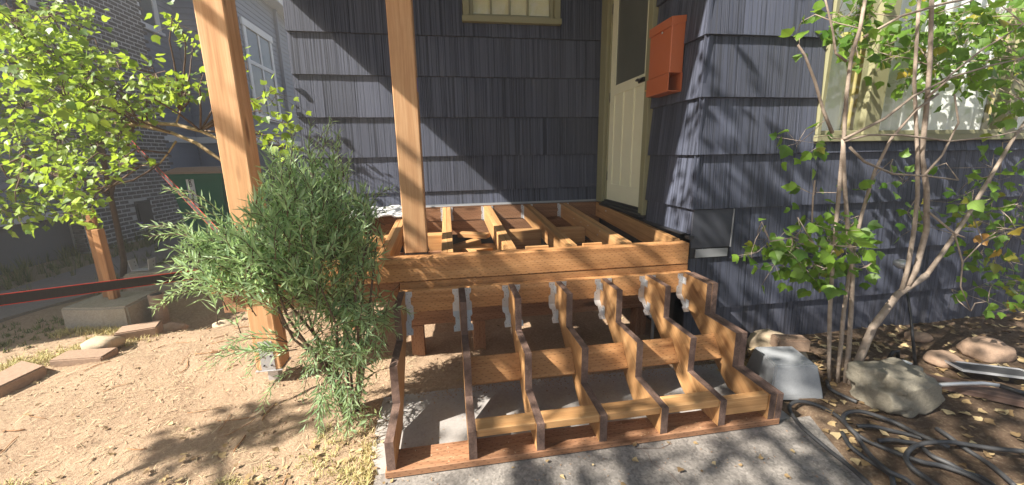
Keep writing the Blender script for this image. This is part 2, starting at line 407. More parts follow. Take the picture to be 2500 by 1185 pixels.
# ------------------------------------------------------------------ our house
rnd = random.Random(5)
house = empty('shingled_house', (1.6, .87, 0))
tag(house, 'charcoal combed-shingle house with cream door and olive window trim', 'house')
FRAME_Z = 3.4
def wallpart(name, boxes, mat=None):
    mb = MB()
    for a, b in boxes: mb.box(a, b)
    return mb.build(name, mat or M['sheath'], house)
_sh = {}
def shingle(parent, frame, x0, w_, z0, h, th):
    """one tapered shingle; frame maps local (x, -y out, z) to world"""
    key = (round(w_, 3), round(h, 3), round(th, 3))
    if key not in _sh:
        a = rnd.uniform(-.0015, .0015); b = a+rnd.uniform(-.001, .001); g = .001; c = .0015
        v = [(g,0,a),(w_-g,0,b),(w_-g,-th+c,b),(w_-g-c,-th,b+c),(g+c,-th,a+c),(g,-th+c,a),
             (g,0,h),(w_-g,0,h),(w_-g,-.003,h),(w_-g-c,-.004,h),(g+c,-.004,h),(g,-.003,h)]
        mb = MB(); mb.add(v, [(0,5,4,3,2,1),(6,7,8,9,10,11),(4,10,9,3),(5,11,10,4),(3,9,8,2),(0,6,11,5),(2,8,7,1)])
        _sh[key] = mb.mesh('shingle', M['shingle'])
    return obj('shingle', _sh[key], parent, frame @ Matrix.Translation((x0, 0, z0)))
def course(parent, frame, x0, x1, z0, z1, wmin=.14, wmax=.36, th=None):
    x = x0
    while x < x1-.004:
        w_ = round(rnd.uniform(wmin, wmax)*100)/100
        if x1-x-w_ < wmin*.7: w_ = x1-x
        shingle(parent, frame, x, w_, z0, z1-z0+.008, (th or .027)+rnd.choice((0, .0015)))
        x += w_
# back wall
bw = wallpart('back_wall', [((-1.375,2.58,.9),(.23,2.70,FRAME_Z)), ((1.10,2.58,.9),(1.75,2.70,FRAME_Z)), ((.23,2.58,.9),(1.10,2.70,2.69))])
FB = Matrix.Translation((0, 2.58, 0))
zb = [.912, 1.05, 1.40, 1.777, 2.157, 2.52, 2.89, 3.25]
for a, b in zip(zb, zb[1:]):
    if a < 2.5: course(bw, FB, -1.395, 1.615, a, b, .22, .62)
    else:
        course(bw, FB, -1.395, .186, a, b, .22, .62); course(bw, FB, 1.144, 1.615, a, b, .2, .4)
        if a < 2.6: course(bw, FB, .186, 1.144, a, 2.66, .2, .4)
# door wall (faces -X)
dw = wallpart('door_wall', [((1.62,.90,0),(1.78,1.51,FRAME_Z)), ((1.62,1.51,2.97),(1.78,2.58,FRAME_Z)), ((1.62,1.51,0),(1.78,2.58,.86))])
FD = Matrix.Translation((1.62, 0, 0)) @ Matrix.Rotation(-math.pi/2, 4, 'Z')    # local x runs towards -Y
zf = [1.017, 1.38, 1.742, 2.113, 2.48, 2.85, 3.2]
course(dw, FD, -1.508, -.885, .842, 1.017, .16, .3, .016)
for a, b in zip(zf, zf[1:]): course(dw, FD, -1.508, -.862, a, b, .16, .36)
# front wall with the big window
fw = wallpart('front_wall', [((1.62,.885,-.15),(2.49,1.02,FRAME_Z)), ((2.49,.885,-.15),(5.9,1.02,1.46)), ((5.2,.885,1.46),(5.9,1.02,FRAME_Z)), ((2.49,.885,3.1),(5.2,1.02,FRAME_Z))])
FF = Matrix.Translation((0, .885, 0))
for a, b in ((-.12,.285),(.285,.656)): course(fw, FF, 1.612, 5.7, a, b, .13, .34)
course(fw, FF, 1.925, 5.7, .656, 1.017, .12, .32)
course(fw, FF, 1.596, 5.7, 1.017, 1.38, .12, .34)
course(fw, FF, 1.596, 2.478, 1.38, 1.742, .12, .34); course(fw, FF, 2.478, 5.3, 1.38, 1.452, .14, .34)
for a, b in zip(zf[2:], zf[3:]): course(fw, FF, 1.596, 2.478, a, b, .12, .34)
mb = MB(); mb.box((1.615,.868,.745),(1.922,.884,1.012)); tag(mb.build('repair_panel', M['panel'], house), 'smooth dark panel patched in at the corner')
mb = MB(); mb.box((1.655,.862,.676),(1.90,.872,.734)); mb.box((1.70,.861,.712),(1.702,.8625,.74)); tag(mb.build('flashing_patch', M['primer'], house), 'bare grey metal flashing patch beside the deck end')
mb = MB(); mb.box((1.916,.860,.742),(1.9215,.868,1.012)); mb.build('seam_strip', M['primer'], house)
mb = MB(); mb.box((1.585,.852,.814),(1.622,.90,.836)); mb.build('corner_cap', M['sheath'], house)
# window in the back wall
win = empty('window', (.66, 2.54, 2.64), house); put(win, (.66,2.54,2.64), house)
def wb(name, parent, mat, x0, x1, y0, y1, z0, z1, ax='x'): return board(name, parent, mat, x0, x1, y0, y1, z0, z1, ax)
for a in ((.19,.25,2.53,2.60,2.7,3.3,'z'), (1.08,1.14,2.53,2.60,2.7,3.3,'z')): wb('casing', win, M['olive'], *a)
wb('sill', win, M['olive'], .18, 1.15, 2.515, 2.60, 2.645, 2.697)
for a in ((.252,.29,2.56,2.60,2.699,3.3,'z'), (1.04,1.078,2.56,2.60,2.699,3.3,'z'), (.292,1.038,2.56,2.60,2.699,2.725,'x')): wb('sash', win, M['olive'], *a)
for x in (.461,.643,.822): wb('muntin', win, M['olive'], x-.009, x+.009, 2.568, 2.592, 2.726, 3.3, 'z')
for x0, x1 in ((.292,.451),(.471,.633),(.653,.812),(.832,1.038)):
    mb = MB(); mb.box((x0,2.578,2.726),(x1,2.582,3.3)); mb.build('pane', M['glass'], win)
mb = MB(); mb.box((.24,2.61,2.69),(1.09,2.614,3.3)); mb.build('blind', M['blind'], win)
# entrance door (in the wall facing -X)
door = empty('door', (1.6, 2.0, .93), house); put(door, (1.6,2.0,.93), house)
wb('door_casing', door, M['olive'], 1.572, 1.66, 2.40, 2.555, .90, 2.95, 'z'); wb('door_casing', door, M['olive'], 1.572, 1.66, 1.508, 1.582, .885, 2.95, 'z')
wb('door_jamb', door, M['olive'], 1.60, 1.66, 2.362, 2.398, .93, 2.95, 'z'); wb('door_head', door, M['olive'], 1.572, 1.66, 1.508, 2.555, 2.952, 3.05, 'y')
slab = empty('door_slab', (0,0,0), door); put(slab, (1.62,1.97,.94), door)
X0, X1 = 1.612, 1.65
mb = MB()
for a in ((1.584,1.672,.935,2.94),(2.262,2.36,.935,2.94),(1.672,2.262,.935,1.10),(1.672,2.262,1.955,2.04),(1.672,2.262,2.85,2.94),(1.845,1.875,1.10,1.955),(2.06,2.09,1.10,1.955)):
    mb.box((X0,a[0],a[2]),(X1,a[1],a[3]))
for y0, y1 in ((1.672,1.845),(1.875,2.06),(2.09,2.262)): mb.box((X0+.009,y0,1.10),(X1-.004,y1,1.955))
mb.build('panelled_leaf', M['door'], slab)
mb = MB(); mb.box((X0+.012,1.672,2.04),(X0+.016,2.262,2.85)); mb.build('insect_screen', M['screen'], slab)
mb = MB(); mb.tube([(1.60,1.735,1.995),(1.572,1.735,1.995),(1.568,1.70,1.998),(1.572,1.66,1.99)],.008,8); mb.box((1.598,1.655,1.975),(1.611,1.75,2.012)); mb.build('handle', M['black'], slab)
for z in (1.13,1.9,2.7): mb = MB(); mb.box((1.604,2.356,z),(1.611,2.366,z+.09)); mb.build('hinge', M['black'], slab)
mb = MB(); mb.prism([(1.545,.868),(1.66,.868),(1.66,.93),(1.605,.93),(1.60,.912),(1.575,.908),(1.57,.892),(1.545,.888)], 'y', 1.53, 2.40)
for v in range(len(mb.v)): pass
mb.build('threshold', M['black'], door)
# big window on the right
bwn = empty('picture_window', (3.4,.87,1.46), house); put(bwn, (3.4,.87,1.46), house)
wb('casing', bwn, M['olive'], 2.482, 2.512, .852, .95, 1.50, 3.1, 'z'); wb('sill', bwn, M['olive'], 2.47, 5.25, .835, .95, 1.455, 1.498)
for x in (2.86, 4.08): wb('mullion', bwn, M['olive'], x, x+.13, .858, .94, 1.50, 3.1, 'z')
wb('bottom_rail', bwn, M['olive'], 2.514, 2.858, .872, .92, 1.499, 1.53); wb('bottom_rail', bwn, M['olive'], 2.992, 4.078, .872, .92, 1.499, 1.53); wb('bottom_rail', bwn, M['olive'], 4.212, 5.2, .872, .92, 1.499, 1.53)
for x0, x1 in ((2.513,2.858),(2.992,4.078),(4.212,5.2)):
    mb = MB(); mb.box((x0,.896,1.53),(x1,.900,3.1)); mb.build('pane', M['glass'], bwn)
def curtain(x0, x1, y, amp, mat, nm, per=.085):
    mb = MB(); n = int((x1-x0)/.008); v = []
    for i in range(n+1):
        x = x0+(x1-x0)*i/n; ph = x/per*2*math.pi+1.3*noise.noise((x*5, 0, 0))*3
        v += [(x, y+amp*math.sin(ph), 1.47), (x+.02*noise.noise((x*4,2,0)), y+amp*.8*math.sin(ph+.3), 3.1)]
    mb.add(v, [(2*i, 2*i+2, 2*i+3, 2*i+1) for i in range(n)], 0, True); return mb.build(nm, mat, bwn)
curtain(2.50, 2.83, .99, .012, M['curtain'], 'curtain', .14); curtain(2.82, 3.06, .975, .022, M['curtain_y'], 'curtain', .09)
curtain(3.06, 4.06, .99, .03, M['curtain'], 'curtain', .12); curtain(4.05, 4.24, .975, .02, M['curtain_y'], 'curtain', .08); curtain(4.24, 5.22, .99, .03, M['curtain'], 'curtain', .12)
# body, foundation and the gabled roof that shades the porch
wallpart('rear_body', [((-1.37,2.75,0),(5.9,9,FRAME_Z)), ((1.79,1.03,0),(5.9,2.74,1.3)), ((1.79,1.4,1.3),(5.9,2.74,FRAME_Z))])
wallpart('foundation', [((-1.36,2.585,-.1),(1.615,2.70,.895))])
mb = MB(); mb.prism([(-1.70,3.13),(2.4,5.77),(6.5,3.13),(6.5,3.29),(2.4,5.93),(-1.70,3.29)], 'y', .26, 9.2); mb.build('roof', M['roofing'], house)

# orange wall mailbox
mbx = empty('wall_mailbox', (1.5,1.24,1.82)); tag(mbx, 'orange metal mailbox with paper slot hung beside the cream door', 'mailbox')
mb = MB(); mb.cbox(.098,.29,.345,.004,M=Matrix.Translation((1.549,1.245,2.107))); mb.build('body', M['orange'], mbx)
mb = MB(); mb.prism([(1.492,2.225),(1.597,2.255),(1.597,2.295),(1.4925,2.283)], 'y', 1.096, 1.394); mb.build('lid', M['orange'], mbx)
mb = MB(); mb.box((1.492,1.096,1.812),(1.498,1.394,1.93)); mb.box((1.498,1.096,1.812),(1.597,1.394,1.818)); mb.box((1.592,1.096,1.818),(1.597,1.394,1.935)); mb.build('paper_tray', M['orange'], mbx)
mb = MB(); mb.tube([(1.5,1.22,2.215),(1.494,1.22,2.215)],.008,10); mb.build('lock', M['galv'], mbx)
mb = MB(); mb.tube([(1.50,1.398,1.862),(1.49,1.412,1.862)],.006,8); mb.build('thumb_screw', M['brass'], mbx)

# ------------------------------------------------------------------ porch frame
deck = empty('unfinished_porch', (-1.2,.9,0)); tag(deck, 'unfinished fir porch frame of joists and rim beam without decking', 'porch')
F, FP, FR = M['fir'], M['fir_plain'], M['fir_red']
board('rim_beam', deck, F, -1.42, 1.600, .860, .950, .637, .787, 'x', chamfer=.005)
board('lower_beam', deck, F, -.360, 1.604, .864, .950, .480, .634, 'x', chamfer=.004)
board('stair_ledger', deck, F, -.365, 1.604, .820, .861, .447, .591, 'x', chamfer=.004)
board('backing_beam', deck, FR, -1.40, -.37, .915, .950, .497, .632, 'x')
TILT = math.atan(.064); JY0, JY1 = .956, 2.495
def jtop(y): return .787+.064*(y-.86)
ym = (JY0+JY1)/2
for x in (-1.28, -.87, -.46, -.057, .360, .782, 1.18):
    for s in (-1, 1):
        board('joist', deck, FP, x+(-.0385 if s < 0 else .0005), x+(-.0005 if s < 0 else .0385), JY0, JY1, jtop(ym)-.144, jtop(ym), 'y', TILT)
board('side_rim', deck, F, -1.42, -1.382, JY0, JY1, jtop(ym)-.144, jtop(ym), 'y', TILT)
board('door_ledger', deck, FP, 1.548, 1.586, JY0, JY1, jtop(ym)-.15, jtop(ym)+.002, 'y', TILT)
board('back_ledger', deck, FR, -1.36, 1.6, 2.502, 2.540, .748, .892, 'x'); board('back_ledger', deck, FR, -1.36, 1.6, 2.506, 2.544, .598, .744, 'x')
board('cap_strip', deck, M['black'], 1.560, 1.612, .91, 1.53, .838, .846, 'y', 0)
mb = MB(); mb.box((-1.37,2.515,.8955),(1.598,2.562,.8975)); mb.box((-1.37,2.552,.8985),(1.598,2.5545,.914)); mb.tube([(-.3,2.497,.899),(.2,2.497,.9),(.9,2.497,.903),(1.59,2.497,.897)],.0022,6); mb.build('flashing', M['primer'], deck)
# mid blocking between the joists
bx_ = [(-.83,-.50),(-.42,-.097),(.40,.742),(.822,1.14)]
for x0, x1 in bx_: board('blocking', deck, FP, x0+.0005, x1-.0005, 1.68, 1.80, .50, .765, 'x')
for x0, x1, y in (): board('blocking', deck, FP, x0-.017, x1, y, y+.038, .70, .84, 'x')
# low girder and its short posts
board('girder', deck, FR, -.34, 1.55, 1.10, 1.19, .235, .375, 'x'); board('girder', deck, FR, -1.38, 1.55, 1.62, 1.66, .50, .64, 'x')
for x, y, z1 in ((.14,1.145,.233), (1.40,1.145,.233), (-.3,1.145,.233), (.14,1.70,.652), (1.2,1.70,.652), (-.9,1.70,.652)): board('short_post', deck, FR, x-.045, x+.045, y-.045, y+.045, -.05, z1, 'z')
board('brace_pipe', deck, M['galv'], 1.452, 1.472, 1.02, 1.04, -.05, .40, 'z')
# rim packers on top edge
for x0, x1 in ((.46,.62),(.86,1.0)): board('packer', deck, FP, x0, x1, .952, .972, .772, .800, 'x')
# joist hangers at the back ledger
mb = MB()
for s in (-1, 1):
    mb.box((s*.039 if s > 0 else -.0405, -.05, -.14),(.0405 if s > 0 else -.039, .004, -.01))
    a, b = (.0405,.063) if s > 0 else (-.063,-.0405)
    for z0, z1, k in ((-.05,0,0),(-.085,-.05,.006),(-.14,-.085,0)):
        mb.box((a+(0 if s > 0 else k), .0015, z0),(b-(k if s > 0 else 0), .004, z1))
    for z in (-.02,-.04,-.07,-.1,-.125): mb.tube([((a+b)/2,.0015,z),((a+b)/2,-.0005,z)],.003,6,1)
mb.box((-.0405,-.05,-.147),(.0405,.004,-.1455))
hm = mb.mesh('joist_hanger', [M['galv'], M['hole']])
for x in (-1.28, -.87, -.46, -.057, .360, .782, 1.18): obj('joist_hanger', hm, deck, Matrix.Translation((x, 2.4965, jtop(2.49)-.002)))
# nails on faces
mb = MB()
for x, y, z in [(-.50,.8595,.742)]: mb.box((x-.006,.857,z-.004),(x+.006,.8595,z+.004))
tag(mb.build('staple_tag', M['white'], deck), 'tiny white tag stapled to the rim beam')
mb = MB()
for x, ys_, z in ((1.1405,(1.35,1.62,1.8,2.0),.80),(1.1405,(1.4,1.75),.76),(1.547,(2.2,2.21,2.22),.83),(.3205,(1.2,1.5),.79)):
    for y in ys_: mb.tube([(x+.001,y,z),(x-.003,y,z)],.004,6)
mb.build('nail_heads', M['galv'], deck)
# posts
p1 = empty('porch_post', (-1.2,.97,.1)); tag(p1, 'tall fir porch post rising behind the bushy willow shrub', 'post')
board('shaft', p1, M['post'], -1.271, -1.129, .900, 1.042, .105, 3.45, 'z', chamfer=.005)
mb = MB(); mb.box((-1.278,.892,.10),(-1.122,1.05,.104)); mb.box((-1.24,.8955,.104),(-1.16,.899,.30)); mb.box((-1.24,1.043,.104),(-1.16,1.0465,.30)); mb.box((-1.23,.94,-.05),(-1.17,1.0,.10)); mb.build('post_base', M['galv'], p1)
mb = MB()
for z in (.14,.2,.26):
    for x in (-1.222,-1.178): mb.tube([(x,.8955,z),(x,.891,z)],.006,6)
mb.build('bolt', M['black'], p1)
p2 = empty('porch_post', (-.25,1.02,.787)); tag(p2, 'fir porch post standing on the rim beam in front of shingles', 'post')
board('shaft', p2, M['post'], -.325, -.184, .955, 1.095, .7955, 3.45, 'z', chamfer=.005)
mb = MB(); mb.box((-.328,.952,.7885),(-.181,1.098,.7950)); mb.build('base_plate', M['black'], p2)
mb = MB(); mb.box((-.1835,1.0,1.78),(-.182,1.03,1.86)); tag(mb.build('tape', paint_mat('blue_tape', (.03,.09,.5), .5), p2), 'scrap of blue tape on the post edge')
# white corrugated sheet lying on the joists
ws = MB(); prof = []; N_ = 24
for i in range(N_+1):
    t = i/N_; prof.append((-.95+.52*t, .007*(1 if (int(t*5)%2) else -1)))
v = []
for (x, dz) in prof: v += [(x, 1.98+.06*(x+.7), .898+dz), (x+.02, 2.49, .925+dz), (x, 1.98+.06*(x+.7), .889+dz), (x+.02, 2.49, .916+dz)]
f = []
for i in range(N_): a = 4*i; b = a+4; f += [(a,b,b+1,a+1),(a+2,a+3,b+3,b+2),(a,a+2,b+2,b)]
f += [(0,1,3,2),(4*N_,4*N_+2,4*N_+3,4*N_+1)]
ws.add(v, f); tag(ws.build('corrugated_sheet', M['white']), 'white ridged plastic sheet left on the joists by the shingled wall', 'sheet')
# loose offcuts in the bay
for i, (x, y, z, a, L, W) in enumerate(((.06,1.52,.70,.5,.30,.09),(.16,1.66,.755,-.5,.26,.09),(.17,1.38,.69,.9,.22,.14))):
    mb = MB(); mb.cbox(L, W, .038, .003)
    o = mb.build('timber_offcut', FP, None, Matrix.Translation((x,y,z)) @ Matrix.Rotation(a,4,'Z') @ Matrix.Rotation(.12*(i-1),4,'Y'))
    tag(o, ['longest pale offcut lying in the sunlit joist bay','pale offcut wedged uppermost in the joist bay','short wide offcut nearest the rim beam in the bay'][i], 'offcut')
mb = MB(); mb.cbox(.40,.34,.04,.003); tag(mb.build('timber_shelf', FP, None, Matrix.Translation((.15,1.5,.655))), 'flat board under the offcuts between the joists', 'board')

# ------------------------------------------------------------------ stairs
st = empty('unfinished_staircase', (0,0,0)); tag(st, 'unfinished wooden stair frame of notched stringers on a base plate', 'staircase')
XS = [-.3637, 0, .3166, .6259, .9405, 1.2578, 1.5400]
board('base_plate', st, M['fir_red'], -.372, 1.612, -.006, .134, .0035, .038, 'x', chamfer=.003)
th = math.atan2(.207, .281)
prof = [(.814,.591),(.561,.591),(.561,.389),(.279,.389),(.279,.182),(0,.182),(0,.0385),(.296,.0385),(.814,.428)]
Bm = Matrix(((0,1,0,0),(math.cos(th),0,-math.sin(th),0),(math.sin(th),0,math.cos(th),0),(0,0,0,1)))   # local -> (X, Y, Z)
Bi = Bm.inverted()
def stringer_mesh(k):
    r = random.Random(k); P = [(y+r.uniform(-.002,.002), z+r.uniform(-.0015,.0015)) for y, z in prof[:6]]+list(prof[6:])
    P[6] = (P[5][0], .0385)
    mb = MB(); mb.prism(P, 'x', 0., .0378, 0, [1,1,1,1,1,1,0,0,0])
    mb.v = [tuple(Bi @ Vector(q)) for q in mb.v]
    me = mb.mesh('stringer', [M['fir_plain'], M['cut']])
    return me
def stringer(x, k):
    o = obj('stringer', stringer_mesh(k), st, Matrix.Translation((x,0,0)) @ Bm)
    bv = o.modifiers.new('bevel', 'BEVEL'); bv.width = .003; bv.segments = 1; bv.limit_method = 'ANGLE'
    return o
for i, x in enumerate(XS): stringer(x, i)
stringer(XS[6]+.0385, 9)
# blocks between the stringers
for i in range(1, 6):
    x0, x1 = XS[i]+.0385, XS[i+1]-.0005
    mb = MB(); mb.cbox(x1-x0, .148, .038, .003)
    d = Vector((0,.455-.362,.308-.19)).normalized(); n = Vector((1,0,0)).cross(d)
    Mx = Matrix(((1,d.x,n.x,0),(0,d.y,n.y,0),(0,d.z,n.z,0),(0,0,0,1)))
    mid = Vector(((x0+x1)/2,(.455+.362)/2,(.308+.19)/2))-n*.019 if n.y < 0 else Vector(((x0+x1)/2,(.455+.362)/2,(.308+.19)/2))+n*.019
    o = obj('riser_block', mb.mesh('riser_block', M['fir']), st, Matrix.Translation(mid) @ Mx)
    if i < 5: board('tread_block', st, M['fir_plain'], x0, x1, .004+.003*(i%2), .090, .146, .1845, 'x')
    else: board('tread_block', st, M['fir_plain'], x0, x1, .008, .046, .088, .1785, 'x')
# stringer connectors
def connector(side, full=True):
    mb = MB(); segs = [(0,.030,.039),(.030,.038,.034),(.038,.085,.028),(.085,.093,.036),(.093,.150,.041),(.150,.182,.041),(.182,.190,.036),(.190,.242,.028),(.242,.250,.034),(.250,.288,.040)]
    bend = .150
    def P(s, x):
        if s <= bend: return Vector((x, .8175, .585-s))
        q = s-bend; return Vector((x, .8175-q*.75, .585-bend-q*.66))
    for s0, s1, w_ in segs:
        parts = [(s0, s1)]
        for a, b in parts:
            xa, xb = (0, -w_) if side < 0 else (0, w_)
            pts = [P(a,xa),P(a,xb),P(b,xb),P(b,xa)]
            nrm = Vector((0,-1,0)) if b <= bend else Vector((0,-.66,.75))
            v = [p+nrm*.0022 for p in pts]+pts
            fs = [(0,1,2,3),(7,6,5,4),(0,4,5,1),(1,5,6,2),(2,6,7,3),(3,7,4,0)]
            if side < 0: fs = [tuple(reversed(q)) for q in fs]
            mb.add(v, fs, 0)
    k = -1 if side < 0 else 1
    for s, x in ((.014,.010),(.014,.029),(.050,.010),(.068,.019),(.100,.026),(.200,.010),(.220,.020),(.262,.030),(.275,.010)):
        nrm = Vector((0,-1,0)) if s <= bend else Vector((0,-.66,.75)); p = P(s, k*x)
        mb.tube([p+nrm*.0015, p+nrm*.0030], .0021, 6, 1)
    # flange nailed to the stringer's side
    xo = -.0022 if side < 0 else 0.; 
    for y0, z0 in ((.775,.515),(.725,.372)):
        mb.box((xo, y0, z0),(xo+.0022, y0+.038, z0+.048), 0)
        for dy, dz in ((.01,.012),(.025,.03)): mb.tube([(xo+.001,y0+dy,z0+dz),(xo+(.001-.004 if side < 0 else .005),y0+dy,z0+dz)],.004,6,2)
    return mb.mesh('stringer_connector', [M['galv'], M['hole'], M['galv']])
cl, cr = connector(-1), connector(1)
for i, x in enumerate(XS):
    if i > 0: obj('stringer_connector', cl, st, Matrix.Translation((x-.0006,0,0)))
    if i < 6: obj('stringer_connector', cr, st, Matrix.Translation((x+.0386,0,0)))
# spilt sawdust and a caulk smear on the plate
mb = MB(); r = random.Random(3)
for k in range(150):
    x = r.uniform(-.33,1.58); y = r.uniform(.0,.12)
    if any(abs(x-q-.019) < .028 for q in XS): continue
    a = r.uniform(0,6.3); l = r.uniform(.002,.007); d = Vector((math.cos(a),math.sin(a),0))*l; n = Vector((-d.y,d.x,0))*.5; c = Vector((x,y,.0395))
    mb.add([c-d,c+n*.4+Vector((0,0,.002)),c+d,c-n*.4+Vector((0,0,.001))],[(0,1,2,3)])
o = mb.build('sawdust', M['chip'], st); o['kind'] = 'stuff'


# ------------------------------------------------------------------ neighbour's house
nb = empty('neighbour_house', (-5.6, 6.5, 0)); tag(nb, 'slate blue lap-sided neighbouring house with dark brick chimney and white windows', 'house')
def lap_wall(name, core, face, a0, a1, z0, z1, axis, step=.118, mat=None):
    mb = MB(); mb.box(*core); wl = mb.build(name, mat or M['lap'], nb)
    me = None; z = z0
    while z < z1-.02:
        if me is None:
            mb = MB(); L = a1-a0
            pr_ = [(0,0),(-.020,0),(-.020,.004),(-.004,step+.006),(0,step+.006)]
            mb.prism([(p[0], p[1]) for p in pr_], 'x', 0, L); me = mb.mesh('clapboard', mat or M['lap'])
        if axis == 'y': W = Matrix.Translation((face, a0, z)) @ Matrix.Rotation(math.pi/2, 4, 'Z')       # local -y faces +X
        else: W = Matrix.Translation((a0, face, z))
        obj('clapboard', me, wl, W); z += step
    return wl
lap_wall('side_wall', ((-6.6,2.4,.70),(-5.80,5.40,5.3)), -5.80, 3.6, 5.40, .72, 5.3, 'y')
wing = MB(); wing.box((-9.5,1.0,-.1),(-5.8,2.395,3.0)); wing.prism([(-5.6,2.98),(-9.5,4.2),(-9.5,4.3),(-5.6,3.08)], 'y', .9, 2.39); wing.build('added_shade_wing', M['lap'], nb)  # unseen low wing, added to shade the ground on the left
lap_wall('middle_wall', ((-6.6,7.64,1.93),(-5.74,8.86,5.5)), -5.74, 7.64, 8.86, 1.94, 5.45, 'y')
lap_wall('return_wall', ((-5.9,8.89,1.93),(-4.55,9.2,5.5)), 8.89, -5.73, -4.49, 1.94, 5.45, 'x')
lap_wall('window_wall', ((-5.9,8.90,1.93),(-4.52,17,5.5)), -4.52, 8.88, 17, 1.94, 5.45, 'y')
lap_wall('base_wall', ((-6.6,7.64,-.1),(-5.74,8.86,1.79)), -5.74, 7.64, 8.86, .05, 1.76, 'y')
lap_wall('base_wall', ((-5.9,8.90,-.1),(-4.55,17,1.79)), 8.895, -5.73, -4.53, .05, 1.76, 'x')
mb = MB(); mb.box((-6.6,2.4,-.1),(-5.82,5.40,.60)); mb.build('foundation', M['lap_dark'], nb)
board('water_table', nb, M['white'], -5.83, -5.75, 3.6, 5.40, .605, .70, 'y'); board('water_table', nb, M['white'], -5.74, -4.47, 8.80, 8.888, 1.79, 1.93, 'x')
board('water_table', nb, M['white'], -5.76, -5.69, 7.64, 8.79, 1.79, 1.93, 'y'); board('water_table', nb, M['white'], -4.53, -4.47, 8.90, 17, 1.79, 1.93, 'y')
board('corner_board', nb, M['lap'], -4.56, -4.478, 8.80, 8.90, 1.94, 5.5, 'z'); board('downspout', nb, M['lap'], -4.498, -4.42, 11.1, 11.18, 1.95, 5.4, 'z')
mb = MB(); mb.box((-6.2,8.90,-.1),(-4.53,17,1.78)); mb.build('foundation', M['lap_dark'], nb)
board('eave_fascia', nb, M['white'], -4.18, -4.13, 8.3, 17.5, 5.40, 5.55, 'y'); board('soffit', nb, M['white'], -4.55, -4.185, 8.3, 17.5, 5.42, 5.46, 'y')
mb = MB(); mb.prism([(-4.05,5.56),(-8,8.5),(-8,8.62),(-4.02,5.64)], 'y', 8.3, 17.5); mb.prism([(-5.3,5.32),(-8,7.6),(-8,7.72),(-5.28,5.42)], 'y', 3.5, 8.3); mb.build('roof', M['roofing'], nb)
mb = MB(); mb.box((-12,2.4,-.1),(-6.61,17,5.5)); mb.build('rear_body', M['lap'], nb)
def nwindow(x, y0, y1, z0, z1, transom=None, mid=True):
    w_ = empty('window', (0,0,0), nb); put(w_, (x,(y0+y1)/2,z0), nb); t = .12
    board('casing', w_, M['white'], x, x+.035, y0, y0+t, z0, z1, 'z'); board('casing', w_, M['white'], x, x+.035, y1-t, y1, z0, z1, 'z')
    board('head_casing', w_, M['white'], x, x+.05, y0-.05, y1+.05, z1+.001, z1+.16, 'y'); board('sill', w_, M['white'], x, x+.07, y0-.04, y1+.04, z0-.06, z0-.001, 'y')
    mb = MB(); mb.box((x-.02,y0+t,z0),(x+.012,y1-t,z1)); mb.build('pane', M['nglass'], w_)
    if mid: board('mullion', w_, M['white'], x+.013, x+.03, (y0+y1)/2-.04, (y0+y1)/2+.04, z0, z1, 'z')
    if transom: board('transom_bar', w_, M['white'], x+.0135, x+.032, y0+t+.001, y1-t-.001, transom, transom+.09, 'y')
    board('bottom_rail', w_, M['white'], x+.0132, x+.028, y0+t+.001, y1-t-.001, z0, z0+.07, 'y')
M['nglass'] = (lambda t: t.done(t.mix(t.noise(t.obj(), 2), (.06,.07,.08), (.16,.18,.19)), .06))(NT('dark_reflecting_glass'))
nwindow(-4.50, 9.10, 10.62, 2.42, 4.42, 3.62); nwindow(-4.50, 12.3, 13.3, 2.5, 4.4, None, False); nwindow(-5.72, 7.66, 8.30, 3.98, 5.3, None, False)
# brick chimney
ch = empty('chimney', (0,0,0), nb); put(ch, (-5.6,6.5,0), nb)
mb = MB(); mb.box((-6.3,5.43,-.1),(-5.612,7.61,6.4)); mb.build('mortar_core', M['mortar'], ch)
mbk = MB(); mbk.cbox(.188,.05,.053,.005); bme = mbk.mesh('brick', M['brick']); rest = MB(); r = random.Random(8); nbr = 0
Rb = Matrix.Rotation(math.pi/2, 4, 'Z')
for row in range(int(4.8/.072)):
    z = .03+row*.072; y = 5.43+(.1 if row % 2 else 0.)
    while y < 7.55:
        Wm = Matrix.Translation((-5.632+r.uniform(-.003,.004), y+.1, z+.03)) @ Rb @ Matrix.Rotation(r.uniform(-.02,.02),4,'Y')
        vent = 6.42 < y+.1 < 6.86 and .30 < z < .72
        if not vent:
            if .1 < z < 2.05 and nbr < 299: obj('brick', bme, ch, Wm); nbr += 1
            else: rest.cbox(.188,.05,.053,.005,M=Wm)
        y += .2085
for row in range(int(4.8/.072)):
    z = .06+row*.072; rest.cbox(.15,.05,.060,.005,M=Matrix.Translation((-5.72,5.43,z)))
o = rest.build('brickwork', M['brick'], ch); o['kind'] = 'stuff'
mb = MB(); mb.box((-5.60,6.50,.30),(-5.585,6.80,.66)); mb.box((-5.61,6.46,.26),(-5.60,6.84,.70)); mb.build('cleanout_door', M['black'], ch)

